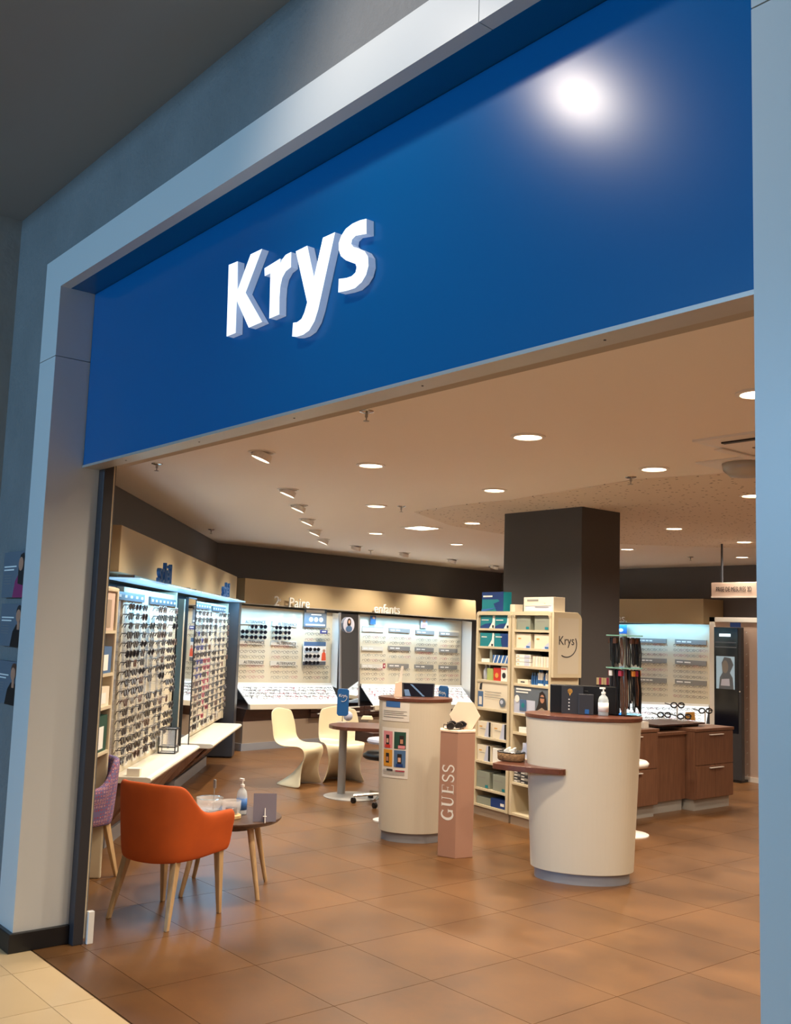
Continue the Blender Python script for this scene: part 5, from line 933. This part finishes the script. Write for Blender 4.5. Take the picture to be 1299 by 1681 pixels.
# ---------------------------------------------------------------- measuring booth on the right
t = thing('booth_wall', 'pale rose patterned booth wall with white border', 'wall panel', (-6.5, 11.75, 0))
part('panel', MB().box((-7.56, 11.7, .06), (-5.3, 11.8, 2.03)), M['tvbeige'], t); part('border', MB().box((-7.58, 11.685, .03), (-7.50, 11.7, 2.05)).box((-7.58, 11.685, 1.99), (-5.3, 11.7, 2.05)), M['wm'], t); part('foot', MB().box((-7.56, 11.69, 0), (-5.3, 11.8, .06)), M['wmetal'], t)
mk = MB()
for i in range(4):
    for j in range(14):
        x = -6.90+i*.32-(j % 2)*.0; z = 1.90-j*.137
        for s__ in range(3): mk.poly([(x+.01*s__, 11.6985, z+.012*s__), (x+.05+.01*s__, 11.6985, z+.02+.012*s__), (x+.045+.01*s__, 11.6985, z+.028+.012*s__), (x+.005+.01*s__, 11.6985, z+.008+.012*s__)])
        mk.poly([(x-.16, 11.6985, z-.05), (x-.14, 11.6985, z-.04), (x-.142, 11.6985, z-.032), (x-.162, 11.6985, z-.042)])
part('motif', mk, M['wm'], t, kind='stuff')
t = thing('hanging_sign', 'pale sign lettered PRISE DE MESURES 3D above the booth', 'sign', (-6.4, 11.5, 2.31)); part('board', MB().box((-7.43, 11.5, 2.305), (-5.4, 11.56, 2.49)), M['tvbeige'], t, bevel=.003); part('edge', MB().box((-7.43, 11.49, 2.295), (-5.4, 11.56, 2.312)), M['wm'], t)
part('lettering', MB().text('PRISE DE MESURES 3D', (-7.36, 11.498, 2.375), (.62, 0, 0), (0, 0, 1), .085, .001), M['ink'], t)
part('strut', MB().box((-7.3, 11.52, 2.49), (-7.28, 11.54, 3.0)), M['anth'], t)
t = thing('measuring_mirror', 'tall black measuring column with lit screen beside the booth wall', 'device', (-7.15, 11.5, 0))
part('case', MB().box((-7.375, 11.47, .03), (-6.99, 11.54, 1.92)), M['anth'], t, bevel=.005); part('foot', MB().box((-7.33, 11.48, 0), (-7.02, 11.66, .03)), M['black'], t)
part('glass_front', MB().box((-7.365, 11.462, .60), (-7.03, 11.47, 1.91)), M['navyd'], t)
part('lit_logo', MB().box((-7.29, 11.458, 1.80), (-7.13, 11.462, 1.835)), mat('logo_glow', '#d8f4ff', .5, emit=1.6), t)
scn = part('screen', MB().box((-7.335, 11.458, 1.14), (-7.075, 11.462, 1.55)), M['screen'], t); SX = lambda a, b_, k=0: (-7.335+.26*a, 11.457-k, 1.14+.41*b_)
part('portrait', MB().poly([SX(a, b_) for a, b_ in ((.15, 0), (.95, 0), (.9, .35), (.75, .5), (.95, .75), (.8, .95), (.45, .98), (.3, .8), (.35, .5), (.2, .35))]), M['pslate'], scn); part('portrait', MB().poly([SX(a, b_, .001) for a, b_ in EL(.5, .68, .17, .2)]), M['bar'], scn); part('portrait', MB().poly([SX(a, b_, .001) for a, b_ in ((.25, .1), (.75, .1), (.72, .32), (.3, .3))]), M['lav'], scn)
for z in (1.72, 1.66): part('shelf_line', MB().box((-7.35, 11.459, z), (-7.05, 11.462, z+.012)), M['pslate'], t)
part('knob', MB().lathe([(.008, 0), (.008, .01)], (-7.01, 11.466, 1.12), 10, ax='y'), M['wm'], t)
single('small_sign', 'small navy sign on top of the measuring column', 'sign', MB().box((-7.16, 11.50, 1.92), (-7.02, 11.52, 1.98)), M['navy'], (-7.1, 11.51, 1.92))

# ---------------------------------------------------------------- portrait plates on the front wall
for k, (TLp, BRp, body, hairm, lab) in enumerate((((-6.039, 2.030, 2.124), (-5.747, 2.030, 1.856), 'magenta', 'hair', 'grey portrait plate of a long-haired person in magenta, topmost of three'), ((-6.065, 2.030, 1.821), (-5.726, 2.030, 1.575), 'black', 'hair', 'grey portrait plate of a person in dark clothes with open collar, middle of three'), ((-6.073, 2.030, 1.492), (-5.742, 2.030, 1.249), 'black', 'rimb', 'grey portrait plate of a short-haired person in black, lowest of three'))):
    x1 = BRp[0]+.02; x0 = x1-.38; z0, z1 = BRp[2], TLp[2]; t = thing('portrait_plate', lab, 'poster', (x0, 2.04, z0)); part('plate', MB().box((x0, 2.02, z0), (x1, 2.05, z1)), M['pslate'], t, bevel=.002)
    P = lambda a, b_, o: (x0+(x1-x0)*a, 2.019-o*.001, z0+(z1-z0)*b_)
    part('body', MB().poly([P(a, b_, 1) for a, b_ in ((.5, .0), (1, .0), (1, .35), (.9, .5), (.72, .52), (.58, .35))]), M[body], t)
    if k == 0: part('hair', MB().poly([P(a, b_, 2) for a, b_ in ((.7, .3), (.98, .25), (.97, .8), (.88, .96), (.76, .92), (.7, .7))]), M['hair'], t)
    else: part('hair', MB().poly([P(a, b_, 2) for a, b_ in EL(.82, .80, .125, .17)]), M[hairm], t)
    part('face', MB().poly([P(a, b_, 3) for a, b_ in EL(.80, .72, .10, .15)]), M['skin'], t); part('neck', MB().poly([P(a, b_, 1.5) for a, b_ in ((.76, .4), (.86, .4), (.86, .62), (.76, .62))]), M['skin'], t)
    for q in range(2): part('text_line', MB().poly([P(a, b_, 1) for a, b_ in R4(.06, .66-.07*q, .60-.1*q, .69-.07*q)]), M['wm'], t)
    for q in range(4): part('text_line', MB().poly([P(a, b_, 1) for a, b_ in R4(.08, .48-.06*q, .4, .49-.06*q)]), M['bar'], t)
